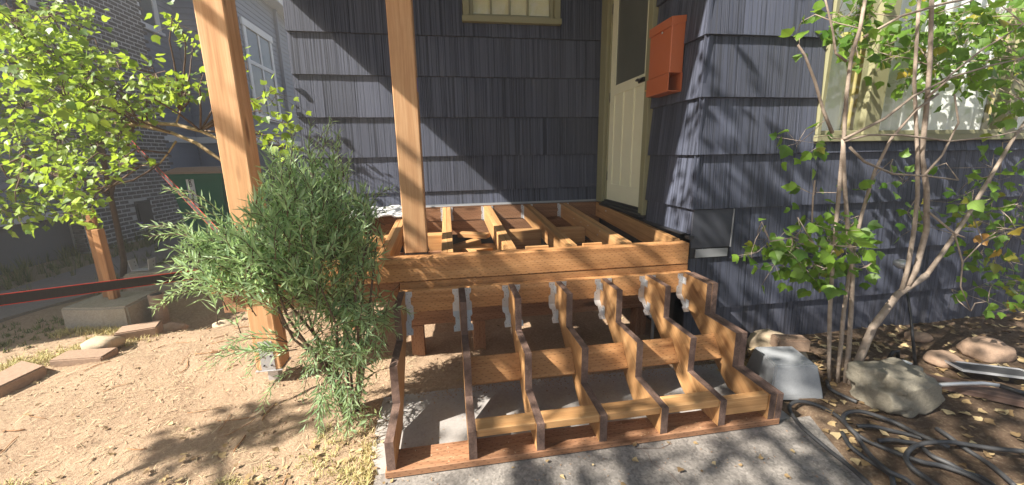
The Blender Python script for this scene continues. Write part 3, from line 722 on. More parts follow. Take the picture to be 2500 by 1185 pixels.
# yard waste cart
bn = empty('yard_waste_bin', (-3.92,5.6,0)); tag(bn, 'green wheeled yard waste bin with tan lid beside the brick chimney', 'bin')
mb = MB()
def taper(mb, z0, z1, a, b, mi=0, cx=-3.92, cy=5.72):
    (ax, ay), (bx, by) = a, b
    v = [(cx-ax,cy-ay,z0),(cx+ax,cy-ay,z0),(cx+ax,cy+ay,z0),(cx-ax,cy+ay,z0),(cx-bx,cy-by,z1),(cx+bx,cy-by,z1),(cx+bx,cy+by,z1),(cx-bx,cy+by,z1)]
    mb.add(v, [(0,3,2,1),(4,5,6,7),(0,1,5,4),(1,2,6,5),(2,3,7,6),(3,0,4,7)], mi)
taper(mb, .10, 1.12, (.27,.28), (.37,.38)); taper(mb, 1.12, 1.20, (.395,.405), (.40,.41)); mb.build('body', M['bin'], bn)
mb = MB(); taper(mb, 1.203, 1.235, (.42,.43), (.41,.42)); taper(mb, 1.236, 1.30, (.40,.40), (.28,.30)); mb.build('lid', M['binlid'], bn)
mb = MB(); mb.tube([(-4.22,6.18,1.15),(-3.62,6.18,1.15)],.018,8); mb.build('handle', M['black'], bn)
for x in (-4.24,-3.62): mb = MB(); mb.tube([(x,5.95,.13),(x+.06,5.95,.13)],.13,14); mb.build('wheel', M['black'], bn)
yf = 5.345
pA = at(457,424,'y',yf); lz1 = at(468,424,'y',yf).z; lz0 = at(475,500,'y',yf).z; lx = at(468,460,'y',yf).x
mb = MB(); mb.box((lx-.055,yf-.012,lz0-.05),(lx+.055,yf-.008,lz1)); mb.v = [(x, y+(lz1-z)*.095*0, z) for x, y, z in mb.v]; lab = mb.build('label', M['label'], bn)
def text_mesh(body, size, mat, name, space=.8):
    cu = bpy.data.curves.new(name, 'FONT'); cu.body = body; cu.size = size; cu.align_x = 'CENTER'; cu.align_y = 'TOP'; cu.space_line = space; cu.extrude = .0008; cu.offset = .0015
    to = bpy.data.objects.new(name, cu); COL.objects.link(to); dg = bpy.context.evaluated_depsgraph_get()
    me = bpy.data.meshes.new_from_object(to.evaluated_get(dg)); bpy.data.objects.remove(to); me.materials.clear(); me.materials.append(mat); return me
obj('lettering', text_mesh('Y\nA\nR\nD\n \nW\nA\nS\nT\nE', (lz1-lz0)/7.6, M['ink'], 'lettering', .74), bn, Matrix.Translation((lx, yf-.0135, lz1-.012)) @ Matrix.Rotation(math.pi/2,4,'X'))

# ------------------------------------------------------------------ things in the side yard
def blob(name, center, size, mat, seed, sub=3, rough=.25, flat=.0, label=None, cat='rock', group=None):
    bm = bmesh.new(); bmesh.ops.create_icosphere(bm, subdivisions=sub, radius=1)
    for v in bm.verts:
        p = v.co.copy(); k = 1+rough*noise.noise(p*1.1+Vector((seed*3.1,seed,0)))+rough*.35*noise.noise(p*3.3+Vector((seed,0,seed*2)))
        k += rough*.12*noise.noise(p*9+Vector((0,seed,0)))-rough*.25*abs(noise.noise(p*2.2+Vector((seed,seed,1))))
        q = p*k
        if flat: q = Vector([math.copysign(min(abs(c), 1-flat*.5), c) for c in q])
        v.co = Vector((q.x*size[0], q.y*size[1], q.z*size[2]))
    me = bpy.data.meshes.new(name); bm.to_mesh(me); bm.free(); me.materials.append(mat)
    for p in me.polygons: p.use_smooth = True
    o = bpy.data.objects.new(name, me); link(o); o.location = center
    return tag(o, label, cat, group)
def slab_stone(name, pts, z0, z1, mat, label, cat, cham=.008):
    bm = bmesh.new(); vs = [bm.verts.new((x,y,z0)) for x, y in pts]; f = bm.faces.new(vs)
    ex = bmesh.ops.extrude_face_region(bm, geom=[f]); 
    for v in [g for g in ex['geom'] if isinstance(g, bmesh.types.BMVert)]: v.co.z = z1+.008*noise.noise((v.co.x*9, v.co.y*9, z1))
    bmesh.ops.recalc_face_normals(bm, faces=bm.faces); bmesh.ops.bevel(bm, geom=list(bm.edges), offset=cham, segments=2, affect='EDGES')
    me = bpy.data.meshes.new(name); bm.to_mesh(me); bm.free(); me.materials.append(mat)
    o = bpy.data.objects.new(name, me); link(o); return tag(o, label, cat)
def rect(c, l, w_, a):
    ca, sa = math.cos(a), math.sin(a); return [(c[0]+ca*x-sa*y, c[1]+sa*x+ca*y) for x, y in ((-l/2,-w_/2),(l/2,-w_/2),(l/2,w_/2),(-l/2,w_/2))]
slab_stone('footing_block', [(-3.34,2.15),(-2.98,2.085),(-2.80,2.09),(-2.82,2.52),(-3.30,2.58)], -.1, .19, M['footing'], 'rough concrete footing block carrying the split stub posts', 'block', .015)
slab_stone('footing_block', rect((-3.06,2.98),.50,.36,.08), -.1, .295, M['footing'], 'concrete footing block under the steel saddle bracket', 'block', .015)
sp = empty('stub_post', (-3.05,2.4,.19)); tag(sp, 'splintered orange stub of old porch post on the footing block', 'post')
def vb(nm, u0, u1, vtop, vbot, y0, y1):
    a = at(u0, vtop, 'y', y0); b = at(u1, vtop, 'y', y0); z = a.z
    board(nm, sp, M['oldwood'], a.x, b.x, y0, y1, .192, z, 'z')
vb('long_board', 203, 224, 511, 720, 2.42, 2.45); vb('short_board', 203, 217, 540, 735, 2.385, 2.415); vb('stub', 221, 238, 562, 735, 2.31, 2.38)
sb = empty('saddle_bracket', (-3.19,2.92,.3)); tag(sb, 'open galvanised U-shaped post saddle on a footing block', 'bracket')
mb = MB(); mb.box((-.075,-.05,0),(.075,.05,.004)); mb.build('seat', M['galv'], sb, Matrix.Translation((-3.19,2.92,.305)))
for s in (-1, 1):
    mb = MB(); mb.box((-.002,-.05,0),(.002,.05,.115))
    for z in (.04,.08): mb.tube([(-.003,.02,z),(.003,.02,z)],.006,6,1)
    mb.build('side_plate', [M['galv'], M['hole']], sb, Matrix.Translation((-3.19+s*.077,2.92,.305)) @ Matrix.Rotation(s*.12,4,'Y'))
slab_stone('paver', [at(0,975,'z',0).xy, at(118,917,'z',0).xy, at(62,903,'z',0).xy, at(-40,960,'z',0).xy], -.02, .075, M['paver'], 'long brown paver at the left edge, nearest of the row', 'paver')
slab_stone('paver', rect((-2.66,1.475),.32,.15,.0), -.02, .065, M['paver'], 'flat brown paver lying under the pale angular rock', 'paver')
slab_stone('paver', rect((-2.60,1.90),.26,.17,.35), -.02, .075, M['paver'], 'brown paver nearest the concrete footing block', 'paver')
blob('angular_rock', (-2.68,1.66,.05), (.15,.12,.075), M['rock_pale'], 4, 2, .5, .6, 'pale angular rock between the brown pavers', 'rock')
for i, (x, y, s, l) in enumerate(((-2.16,2.22,.07,'rounded tan rock in the dug pit under the shrub sprays'),(-2.5,2.12,.085,'dusty brown rock at the lip of the dug pit'))):
    blob('pit_rock', (x,y,gh(x,y)+s*.3), (s*1.25,s,s*.75), M['rock_pale'] if i == 0 else M['paver'], 7+i, 3, .3, 0, l, 'rock')
mb = MB(); pp = Vector((-2.70,2.30,-.1)); mb.tube([(pp.x,pp.y,-.15),(pp.x,pp.y,.22)],.06,14); mb.tube([(pp.x,pp.y,.2201),(pp.x,pp.y,.2205)],.045,14,1)
tag(mb.build('standing_pipe', [M['paver'], M['hole']]), 'rusty brown pipe stub standing beside the footing block', 'pipe')
def strap(name, pts, width, up, label):
    e = empty(name, pts[0]); tag(e, label, 'strap'); pts = [Vector(p) for p in pts]; up = Vector(up)
    n = len(pts); d = (pts[-1]-pts[0]).normalized(); u = (up-d*up.dot(d)).normalized(); nr = d.cross(u)
    def rib(a, b, off, mat, nm):
        mb = MB()
        for k in range(n-1):
            q = [pts[k]+u*a, pts[k+1]+u*a, pts[k+1]+u*b, pts[k]+u*b]
            v = [p+nr*off for p in q]+[p-nr*off for p in q]; mb.add(v, [(0,1,2,3),(7,6,5,4),(0,4,5,1),(2,6,7,3)])
        mb.build(nm, mat, e)
    rib(-width*.5, width*.5, .0012, M['strap'], 'webbing'); rib(width*.5, width*.58, .0016, M['strapred'], 'stitched_edge'); rib(-width*.58, -width*.5, .0016, M['strapred'], 'stitched_edge')
A_ = Vector((-1.272,.93,.765)); B_ = atd(0,733,1.66); B2 = A_+(B_-A_)*2.2
strap('webbing_strap', [A_+(B2-A_)*k/8 for k in range(9)], .044, (0,0,1), 'taut black strap with red edges crossing the side yard low')
A_ = Vector((-1.29,1.06,.76)); B_ = atd(292,318,4.3); strap('webbing_strap', [A_, B_], .044, (0,0,1), 'black and red strap slanting up into the left tree')

# ------------------------------------------------------------------ leaves
def leaf_verts(kind, size, r):
    if kind == 'lobed':
        o = [(0,0),(.17,.02),(.40,.18),(.50,.48),(.31,.50),(.24,.66),(0,1),(-.24,.66),(-.31,.50),(-.50,.48),(-.40,.18),(-.17,.02)]
        a = r.uniform(.05,.30); b = r.uniform(-.25,.1)
        v = [(0,.40,0.)]+[(x+r.uniform(-.03,.03), y+r.uniform(-.03,.03), a*abs(x)+b*(y-.4)**2*1.5) for x, y in o]
        f = [(0,i,i+1) for i in range(1,12)]+[(0,12,1)]
    elif kind == 'lance':
        c = r.uniform(-.25,.25)
        v = [(0,0,0),(.088,.42,.025+c*.1),(0,1,c),(-.088,.42,.025+c*.1),(0,.45,c*.2-.015)]; f = [(0,1,4),(1,2,4),(2,3,4),(3,0,4)]
    else:
        a = r.uniform(-.2,.25); v = [(0,0,0),(.34,.35,a),(.2,.8,a*.6),(0,1,-.1),(-.2,.8,a*.6),(-.34,.35,a)]; f = [(0,1,2,3),(0,3,4,5)]
    return [Vector(p)*size for p in v], f
def frame_of(p, d, n):
    d = Vector(d).normalized(); n = Vector(n); n = n-d*n.dot(d)
    n = n.normalized() if n.length > 1e-4 else d.orthogonal().normalized(); x = d.cross(n)
    return Matrix(((x.x,d.x,n.x,p[0]),(x.y,d.y,n.y,p[1]),(x.z,d.z,n.z,p[2]),(0,0,0,1)))
rl = random.Random(77)
LOB = {}
def lobed_mesh(mat):
    if mat.name not in LOB:
        LOB[mat.name] = []
        for k in range(6):
            v, f = leaf_verts('lobed', 1., rl); mb = MB(); mb.add(v, f); LOB[mat.name].append(mb.mesh('leaf', mat))
    return rl.choice(LOB[mat.name])
def rv(s=1.): return Vector((rl.gauss(0,s), rl.gauss(0,s), rl.gauss(0,s)))
def leafy(tree, clusters, size, mat_o, mat_s, limit, bark, hub, djit=.22, facing=(.0,-.5,.8), origin_r=.006, autumn=None):
    """leaves round cluster centres (u, v, depth, ru, rv, n[, 'a']); nearest ones are leaf objects, the rest one crown mesh"""
    L = []; tw = MB()
    for cl_ in clusters:
        u, v, d, ru, rv_, n = cl_[:6]; aut = len(cl_) > 6; c = atd(u, v, d)
        h = min(hub, key=lambda q: (Vector(q)-c).length); h = Vector(h); midp = (h+c)/2+rv(.05)+Vector((0,0,.06))
        tw.tube([h, h.lerp(midp,.5)+rv(.01), midp, midp.lerp(c,.5)+rv(.015), c], [origin_r*1.1, origin_r, origin_r*.8, origin_r*.6, origin_r*.4], 5)
        for sg in range(max(1, n//7)):
            a = rl.uniform(0,6.283); q = math.sqrt(rl.random()); su, sv = u+ru*q*math.cos(a), v+rv_*q*math.sin(a); s0 = atd(su, sv, d+rl.gauss(0,djit))
            tw.tube([c, c.lerp(s0,.5)+rv(.02), s0], [origin_r*.45, origin_r*.35, origin_r*.2], 4)
            for k in range(7 if n >= 7 else n):
                p = s0+rv(.055); dr = ((p-c).normalized()*.7+Vector((0,0,-.55))+rv(.45)).normalized()
                L.append((p, dr, Vector(facing)+rv(.55), size*rl.uniform(.62,1.18), aut))
                if rl.random() < .45: tw.tube([s0, p], [.0016,.0010], 3)
    tw.build('twigs', bark, tree)['kind'] = 'stuff'
    L.sort(key=lambda q: (q[0]-CAM).length/q[3]); rest = MB()
    def inview(p):
        q = p-CAM; z = q.dot(FX)
        return z > .05 and abs(q.dot(RX)/z*FPX) < 1280 and abs(q.dot(DX)/z*FPX) < 620
    cnt = 0
    for p, dr, nn, s, aut in L:
        Wm = frame_of(p, dr, nn) @ Matrix.Scale(s, 4)
        if cnt < limit and inview(p):
            obj('leaf', lobed_mesh(M['leafA'] if aut else mat_o), tree, Wm); cnt += 1
        else:
            v, f = leaf_verts('lobed', 1., rl); rest.add([Wm @ q for q in v], f)
    if rest.v: o = rest.build('crown', mat_s, tree); o['kind'] = 'stuff'
# left tree
lt = empty('viburnum_tree', (-4.0,3.7,0)); tag(lt, 'bright yellow-green leafy tree filling the upper left, before the chimney', 'tree')
tr = MB(); b0 = at(300,682,'z',0); pts = [b0, at(303,640,'y',b0.y-.05), at(288,560,'y',b0.y-.1), at(270,480,'y',b0.y-.2), at(255,400,'y',b0.y-.3), at(245,330,'y',b0.y-.4)]
tr.tube(pts, [.034,.030,.028,.026,.024,.02], 8); top = pts[-1]
stems = [top]
for (u, v, d) in ((170,250,3.6),(90,150,3.4),(60,380,3.3),(330,300,3.7),(200,100,3.6),(60,20,3.4)):
    e = atd(u, v, d); stt = pts[rl.choice((3,4,5))]; m_ = stt.lerp(e,.5)+Vector((0,0,.1))+rv(.05); tr.tube([stt, stt.lerp(m_,.5)+rv(.02), m_, m_.lerp(e,.5)+rv(.02), e],[.024,.02,.017,.014,.009],6); stems += [m_, e]
tr.build('trunk', M['bark_dark'], lt)
# bare arching limbs to the right
tr = MB()
for path in (((545,345,3.2),(490,320,3.3),(430,305,3.4),(360,300,3.5),(300,310,3.6)), ((545,395,3.2),(480,350,3.3),(420,325,3.4),(340,305,3.5),(270,300,3.6)), ((430,345,3.4),(410,375,3.4),(390,400,3.45),(345,405,3.5)), ((430,305,3.4),(436,285,3.4),(441,270,3.4))):
    P_ = [atd(*q) for q in path]; tr.tube(P_, [.013]+[.016]*(len(P_)-2)+[.012] if len(P_) > 4 else [.009,.007,.006,.004][:len(P_)], 6); stems += P_[1:4]
tr.build('limb', (lambda t: t.done(t.mix(t.noise(t.pos(), 30, 4), (.22,.15,.07), (.42,.31,.16)), .8))(NT('ochre_bark')), lt)
CL = []
for u, v, ru, rv_, n in ((40,60,70,60,84),(120,40,70,45,56),(50,160,70,60,98),(140,140,60,50,77),(60,260,75,60,105),(160,235,60,50,84),(50,350,70,60,84),(150,330,70,55,84),(40,450,60,50,56),(130,430,60,45,56),
    (40,520,45,30,35),(110,500,45,35,35),(190,470,35,30,28),(215,180,40,40,35),(230,270,50,45,63),(215,60,30,40,21),(240,350,50,40,42),(300,225,45,35,35),(320,280,50,35,49),(290,330,40,25,28),(380,180,35,25,28),(395,215,45,25,35),(440,225,35,25,28),
    (360,250,40,25,28),(285,150,14,20,14),(420,45,14,25,9),(445,80,16,22,9),(470,120,14,25,9),(300,400,30,20,14),(170,520,40,20,21),(205,530,18,12,9),(250,130,20,60,21),(490,200,14,30,9),(230,430,40,30,21)):
    CL.append((u, v, rl.uniform(2.9,3.7), ru, rv_, int(n*2.0)))
for u, v, ru, rv_, n in ((605,170,14,25,9),(608,240,16,30,14),(650,230,25,16,14),(640,270,20,12,9),(625,320,25,20,14),(690,300,25,18,18),(720,330,30,25,18),(660,340,25,16,14),(700,370,30,20,14)): CL.append((u, v, 3.2, ru, rv_, n))
leafy(lt, CL, .064, M['leafLo'], M['leafL'], 290, M['bark_dark'], stems, .25, (-.2,-.2,.9), .008)
# right multi-stemmed tree
rt = empty('viburnum_tree', (2.28,.26,0)); tag(rt, 'multi-stemmed leafy tree with pale bark before the picture window', 'tree')
def stem(px, r0, r1, y):
    n = len(px); P_ = []
    for k, q in enumerate(px):
        yy = q[2] if len(q) > 2 else y
        P_.append(at(q[0], q[1], 'y', yy))
    mb = MB(); mb.tube(P_, [.82*(r0+(r1-r0)*k/(n-1)) for k in range(n)], 7); mb.build('trunk', M['bark'], rt); return P_
hubs = []
hubs += stem([(2024,945),(2024,860),(2026,760),(2032,660),(2040,560),(2050,450),(2060,340),(2066,240),(2078,140),(2100,70),(2115,-20)], .014, .010, .27)
hubs += stem([(2044,945),(2052,850),(2060,760),(2078,640),(2105,520),(2135,420),(2175,340),(2235,270),(2290,230)], .015, .007, .27)
hubs += stem([(2062,945),(2072,850),(2078,760),(2082,660),(2070,560),(2062,450),(2058,340)], .017, .011, .26)
hubs += stem([(2075,945),(2092,890),(2130,800),(2190,720),(2262,672)], .030, .021, .24)
hubs += stem([(2215,698,.24),(2236,660,.25),(2262,560,.27),(2262,460,.28),(2250,380,.28),(2262,260,.28),(2270,160,.28),(2275,-20,.28)], .020, .012, .27)
hubs += stem([(2262,672,.24),(2300,620,.26),(2360,530,.3),(2420,430,.33),(2470,345,.36),(2530,260,.38)], .016, .010, .27)
hubs += stem([(2200,715,.24),(2215,660,.25),(2232,560,.27),(2240,480,.28),(2240,380,.28),(2232,200,.28),(2245,-20,.28)], .016, .009, .27)
for px, r0, r1 in (([(2032,325),(2010,270),(1990,200),(1965,135),(1948,110)], .009, .005), ([(2066,150),(2040,130),(2034,80),(2020,20),(2010,-20)], .007, .004), ([(2062,345),(2120,330),(2200,330),(2320,345),(2420,335),(2510,315)], .006, .004),
    ([(2075,360),(2110,395),(2180,425),(2260,430),(2340,440)], .007, .004), ([(2255,430),(2300,380),(2340,300),(2330,230)], .007, .004), ([(2060,340),(2160,290),(2230,235),(2300,200),(2400,120),(2500,60)], .008, .004),
    ([(1990,440),(1985,480),(1982,560)], .005, .004), ([(2040,610),(1990,600),(1940,580),(1880,590)], .004, .003), ([(2270,520),(2330,570),(2350,640),(2345,700),(2370,760)], .006, .003), ([(2480,560),(2400,590),(2350,640)], .005, .003),
    ([(2262,240),(2320,190),(2420,160),(2510,140)], .007, .004), ([(2110,90),(2200,40),(2300,10),(2400,-10)], .007, .005)):
    P_ = [at(u, v, 'y', .25) for u, v in px]; mb = MB(); mb.tube(P_, [r0+(r1-r0)*k/(len(px)-1) for k in range(len(px))], 6); mb.build('branch', M['bark'], rt); hubs += P_
CR = []
for u, v, ru, rv_, n, *aa in ((1850,585,30,25,7),(1835,615,25,20,5),(1940,580,45,30,21),(1960,620,50,25,28),(1920,640,40,22,21),(1990,650,45,25,28),(2040,600,40,35,28),(2060,640,40,35,28),(2030,560,40,30,21),(2090,660,25,20,9),(2000,680,40,16,14),
    (1945,355,22,14,7),(1985,345,25,16,7),(2120,455,25,22,7),(1990,470,25,20,7),(2200,455,30,18,9),(2215,520,25,20,7),(2240,545,20,15,5),(1940,95,14,22,5),
    (2060,40,50,40,21),(2130,40,50,45,28),(2200,90,60,50,35),(2280,60,60,60,42),(2260,130,60,45,35),(2350,110,60,55,42),(2430,70,60,60,42),(2340,190,55,40,28),(2420,180,60,50,35),(2480,130,40,60,28),(2480,240,40,40,21),(2150,150,40,30,14),(2110,120,40,30,14),(2400,40,60,40,28),(2490,30,30,40,14),(2230,200,40,25,14),
    (2380,480,45,30,21),(2440,440,50,35,21),(2480,500,30,40,14),(2330,480,35,25,9),(2400,540,45,25,21,1),(2455,560,40,40,21,1),(2380,600,30,25,14,1),(2430,640,45,40,21,1),(2480,690,30,50,21,1),(2420,700,40,30,14,1),(2460,760,40,30,14,1),(2370,560,25,20,9,1)):
    CR.append((u, v, rl.uniform(2.3,2.65) if u > 2150 else rl.uniform(2.15,2.35), ru, rv_, int(n*(1.7 if v < 260 else 1.25)), *aa))
leafy(rt, CR, .070, M['leafRo'], M['leafR'], 298, M['bark'], hubs, .14, (-.1,-.6,.7), .003)

# ------------------------------------------------------------------ willow-leaved shrub
sh = empty('willow_shrub', (-.63,.5,0)); tag(sh, 'bushy green shrub with narrow willow-like leaves before the rim beam', 'shrub')
rs = random.Random(21); wd = MB(); lv = MB()
def rvs(s): return Vector((rs.gauss(0,s), rs.gauss(0,s), rs.gauss(0,s)))
def twig(P_, leaf=.05, step=.0085, r=.0016, start=.12):
    wd.tube(P_, [r*1.6]+[r]*(len(P_)-2)+[r*.5], 4)
    seg = [(P_[i+1]-P_[i]).length for i in range(len(P_)-1)]; tot = sum(seg); s = tot*start; ang = rs.uniform(0,6.3)
    while s < tot:
        q = s
        for i, l in enumerate(seg):
            if q <= l or i == len(seg)-1: break
            q -= l
        d = (P_[i+1]-P_[i]).normalized(); p = P_[i]+d*q; ang += 2.4
        o_ = d.orthogonal().normalized(); o2 = d.cross(o_); out = o_*math.cos(ang)+o2*math.sin(ang)
        k = s/tot; dr = d*(.55+.5*k)+out*rs.uniform(.5,1.1)+rvs(.15); sz = leaf*rs.uniform(.65,1.2)*(1-.35*k*k)
        v, f = leaf_verts('lance', sz, rs); Wm = frame_of(p, dr, out.cross(d)*rs.uniform(-.3,.3)+d*.6-out*.2+Vector((0,0,.8))); lv.add([Wm @ x for x in v], f)
        s += step*rs.uniform(.7,1.3)
base = Vector((-.64,.52,0)); core = Vector((-.74,.48,.80))
for k in range(11):       # woody stems
    a = k/11*6.28; e = core+Vector((.30*math.cos(a)+rs.gauss(0,.05),.2*math.sin(a),rs.uniform(-.05,.35))); wd.tube([base+Vector((.03*math.cos(a),.03*math.sin(a),-.03)), base.lerp(e,.35)+rvs(.03), base.lerp(e,.7)+rvs(.03), e],[.010,.008,.006,.004],6)
def fill(n, c, rad, inner, lo=.14, hi=.30, leaf=.078, step=.0115, droop=.0, shell=.30, zmin=-9):
    for _ in range(n):
        while True:
            q = Vector((rs.uniform(-1,1), rs.uniform(-1,1), rs.uniform(-1,1)))
            if shell < q.length < 1 and c[2]+q.z*rad[2] > zmin and not (c[0]+q.x*rad[0] < -.90 and c[2]+q.z*rad[2] > 1.13): break
        e = Vector(c)+Vector((q.x*rad[0], q.y*rad[1], q.z*rad[2])); d = ((e-Vector(inner)).normalized()*.75+Vector((rs.gauss(0,.35),rs.gauss(0,.35),rs.gauss(0,.3)+.30))).normalized(); L = rs.uniform(lo, hi)
        s0 = e-d*L+rvs(.02); m1 = s0.lerp(e,.5)+rvs(.015)+Vector((0,0,.02))
        e = e+Vector((0,0,-droop*L)); twig([s0, s0.lerp(m1,.5)+rvs(.006), m1, m1.lerp(e,.55)+rvs(.008), e], leaf, step)
fill(330, (-.77,.45,1.03), (.43,.33,.45), (-.72,.48,.72), zmin=.84); fill(75, (-1.02,.44,.97), (.30,.26,.18), (-.80,.48,.82), leaf=.08, zmin=.82)
fill(20, (-.74,.42,.76), (.25,.22,.13), (-.68,.48,.75), droop=.2); fill(34, (-.50,.42,.58), (.15,.16,.22), (-.6,.5,.75), droop=.3); fill(38, (-.67,.36,.38), (.20,.16,.30), (-.66,.48,.55), .14, .28, .06, .013, .5); fill(9, (-.58,.30,.16), (.16,.14,.13), (-.62,.45,.4), .14, .26, .06, .013, .6)
fill(26, (-.75,.46,1.40), (.34,.24,.16), (-.74,.48,1.0), .2, .34, .055)
for (u, v, y) in ((362,578,.40),(372,552,.45),(402,462,.5),(440,520,.45),(368,752,.42),(392,735,.4),(420,700,.45),(505,905,.3),(540,860,.35),(560,885,.3),(600,905,.3),(415,640,.5),(760,300,.55),(812,290,.6),(830,320,.6),(950,462,.55),(945,520,.5),(955,790,.45),(975,820,.4),(940,880,.4),(640,1000,.3),(780,1055,.25),(860,1060,.22),(1000,760,.42)):
    e = at(u, v, 'y', y); s0 = core.lerp(e,.45) if v < 760 else Vector((-.68,.45,.5)).lerp(e,.4)
    for j in range(2 if v > 430 else 1):
        e2 = e+rvs(.02)*(j); m1 = s0.lerp(e2,.55)+Vector((0,0,.05))+rvs(.01); twig([s0, s0.lerp(m1,.5)+rvs(.01), m1, m1.lerp(e2,.5)+Vector((0,0,.015)), e2], .058, .010, .0018, .15)
wd.build('stems', M['bark_dark'], sh); o = lv.build('foliage', M['leafS'], sh); o['kind'] = 'stuff'

# ------------------------------------------------------------------ tall tree out of view that throws the dappled shade
ct = empty('shade_tree', (-4.4,-5.2,0)); tag(ct, 'tall leafy tree behind the viewer shading the stairs and walkway', 'tree')
rc = random.Random(12); cn = MB(); limbs = MB(); K1, K2 = 1.0363, .3627
limbs.tube([(-4.4,-5.2,-.1),(-4.35,-5.1,1.6),(-4.2,-4.9,3.2),(-3.9,-4.4,4.6),(-3.4,-3.8,6.2)],[.24,.2,.17,.13,.07],10)
def dens(X, Y):
    e = 1.25+.22*noise.noise((X*1.6,0,4)) if X < 2.3 else (1.50+.25*noise.noise((X*1.8,0,4)) if X < 4.5 else 1.20+.12*noise.noise((X*1.8,0,4)))
    a = max(0, min(1, (e-Y)/.22)); b = max(0, min(1, (X-.02)/.25)); return a*b
def spray(X, Y, z, n=15, sp=.17, sz=.085):
    c = Vector((X-K1*z, Y-K2*z, z))
    for _ in range(n):
        p = c+Vector((rc.gauss(0,sp), rc.gauss(0,sp), rc.gauss(0,sp*.6))); v, f = leaf_verts('oval', sz*rc.uniform(.7,1.25), rc)
        Wm = frame_of(p, (rc.gauss(0,1),rc.gauss(0,1),rc.gauss(0,.5)-.3), (rc.gauss(0,.6)-.4,rc.gauss(0,.6),1)); cn.add([Wm @ q for q in v], f)
    return c
k = 0
while k < 1180:
    X, Y = rc.uniform(-.2,8.2), rc.uniform(-4,1.9)
    if rc.random() > dens(X, Y): continue
    c = spray(X, Y, rc.uniform(3.9,6.4)); k += 1
    if k % 18 == 0: q = Vector((-3.9,-4.4,4.4)); mid = q.lerp(c,.5)+Vector((0,0,.3)); limbs.tube([q, mid, c],[.06,.04,.012],6)
for X, Y in ((-1.45,.42),(-1.25,.48),(-1.05,.46),(-.85,.50),(-1.3,.40),(-1.15,.52)): spray(X, Y, 3.7, 26, .085, .09)
limbs.tube([(-3.9,-4.4,4.4),(-4.2,-2.5,4.1),(-3.8,-1.0,4.0),(-3.72,.55,4.0)],[.06,.05,.045,.03],7); limbs.tube([(-3.9,-4.4,4.4),(-3.9,-2.0,4.4),(-3.36,-.6,4.2),(-3.34,.6,4.2)],[.06,.05,.045,.03],7)
limbs.tube([(-4.2,-2.5,4.1),(-5.0,-1.6,3.9),(-5.1,-.9,3.7)],[.04,.03,.015],6)
limbs.build('trunk', M['bark_dark'], ct); o = cn.build('crown', M['leafC'], ct); o['kind'] = 'stuff'

# ------------------------------------------------------------------ right-hand bed
def pier():
    bm = bmesh.new(); a, b, h = .15, .115, .205
    lo = [bm.verts.new(p) for p in ((-a,-a,0),(a,-a,0),(a,a,0),(-a,a,0))]; mi = [bm.verts.new(p) for p in ((-a*.98,-a*.98,.03),(a*.98,-a*.98,.03),(a*.98,a*.98,.03),(-a*.98,a*.98,.03))]; hi = [bm.verts.new(p) for p in ((-b,-b,h),(b,-b,h),(b,b,h),(-b,b,h))]
    bm.faces.new(lo[::-1]); bm.faces.new(hi)
    for A, B in ((lo,mi),(mi,hi)):
        for i in range(4): j = (i+1)%4; bm.faces.new((A[i],A[j],B[j],B[i]))
    bmesh.ops.bevel(bm, geom=list(bm.edges), offset=.008, segments=2, affect='EDGES')
    me = bpy.data.meshes.new('pier_block'); bm.to_mesh(me); bm.free(); me.materials.append(M['pier']); o = bpy.data.objects.new('pier_block', me); link(o); o.location = (1.925,.315,-.01); o.rotation_euler = (.02,-.03,-.22); return o
tag(pier(), 'grey cast concrete pier block tapering upward beside the stairs', 'pier block')
slab_stone('broken_brick', rect((2.14,.50),.20,.10,-.25), .12, .20, M['paver'], 'brown brick piece resting behind the grey pier block', 'brick')
blob('pale_rock', (2.18,.70,.05), (.16,.11,.10), M['rock_pale'], 11, 3, .2, 0, 'smooth pale tan rock against the dark shingle wall', 'rock')
blob('pale_rock', (2.18,.55,.04), (.13,.10,.08), M['rock_pale'], 15, 3, .2, 0, 'half-buried rock supporting the brown brick piece', 'rock')
blob('boulder', (2.40,.06,.075), (.225,.19,.165), M['rock'], 23, 5, .5, .5, 'large rounded grey boulder beside the black hose coils', 'boulder')
for i, (u, v, s, l) in enumerate(((2300,890,.09,'brown stone lying right behind the grey boulder'),(2240,830,.07,'dark stone at the foot of the leaning garden stake'),(2400,870,.13,'flat dark stone under the metal pan edge'))):
    p = at(u, v, 'z', 0); blob('bed_stone', (p.x,p.y,s*.35), (s*1.3,s,s*.55), M['paver'], 31+i, 3, .3, .3, l, 'rock')
e = empty('garden_stake', at(2236,902,'z',0)); tag(e, 'leaning black garden stake with metal cap before the dark wall', 'stake')
a, b = at(2236,905,'z',-.02), at(2206,648,'y',.62); mb = MB(); mb.tube([a, a.lerp(b,.5)+Vector((.01,0,0)), b],[.009,.008,.007],8); mb.build('shaft', M['black'], e)
mb = MB(); q = b+Vector((-.02,0,.01)); mb.tube([q+Vector((0,0,-.03)),q+Vector((0,0,-.01)),q+Vector((0,0,.02)),q+Vector((0,0,.03))],[.02,.045,.045,.02],12); mb.build('cap', M['galv'], e)
mb = MB(); mb.cbox(.36,.16,.012,.003); e = empty('metal_pan', (2.95,.18,.05)); tag(e, 'shallow dark metal pan with silver rim at the right edge', 'pan')
W0 = Matrix.Translation((3.2,.12,.06)) @ Matrix.Rotation(-.5,4,'Z') @ Matrix.Rotation(-.12,4,'X'); mb.build('base', M['hose'], e, W0)
mb = MB()
for s in (-1,1): mb.box((-.18,s*.08-.005,.0),(.18,s*.08+.005,.012)); mb.box((s*.18-.005,-.08,.0),(s*.18+.005,.08,.012))
mb.build('rim', M['galv'], e, W0)
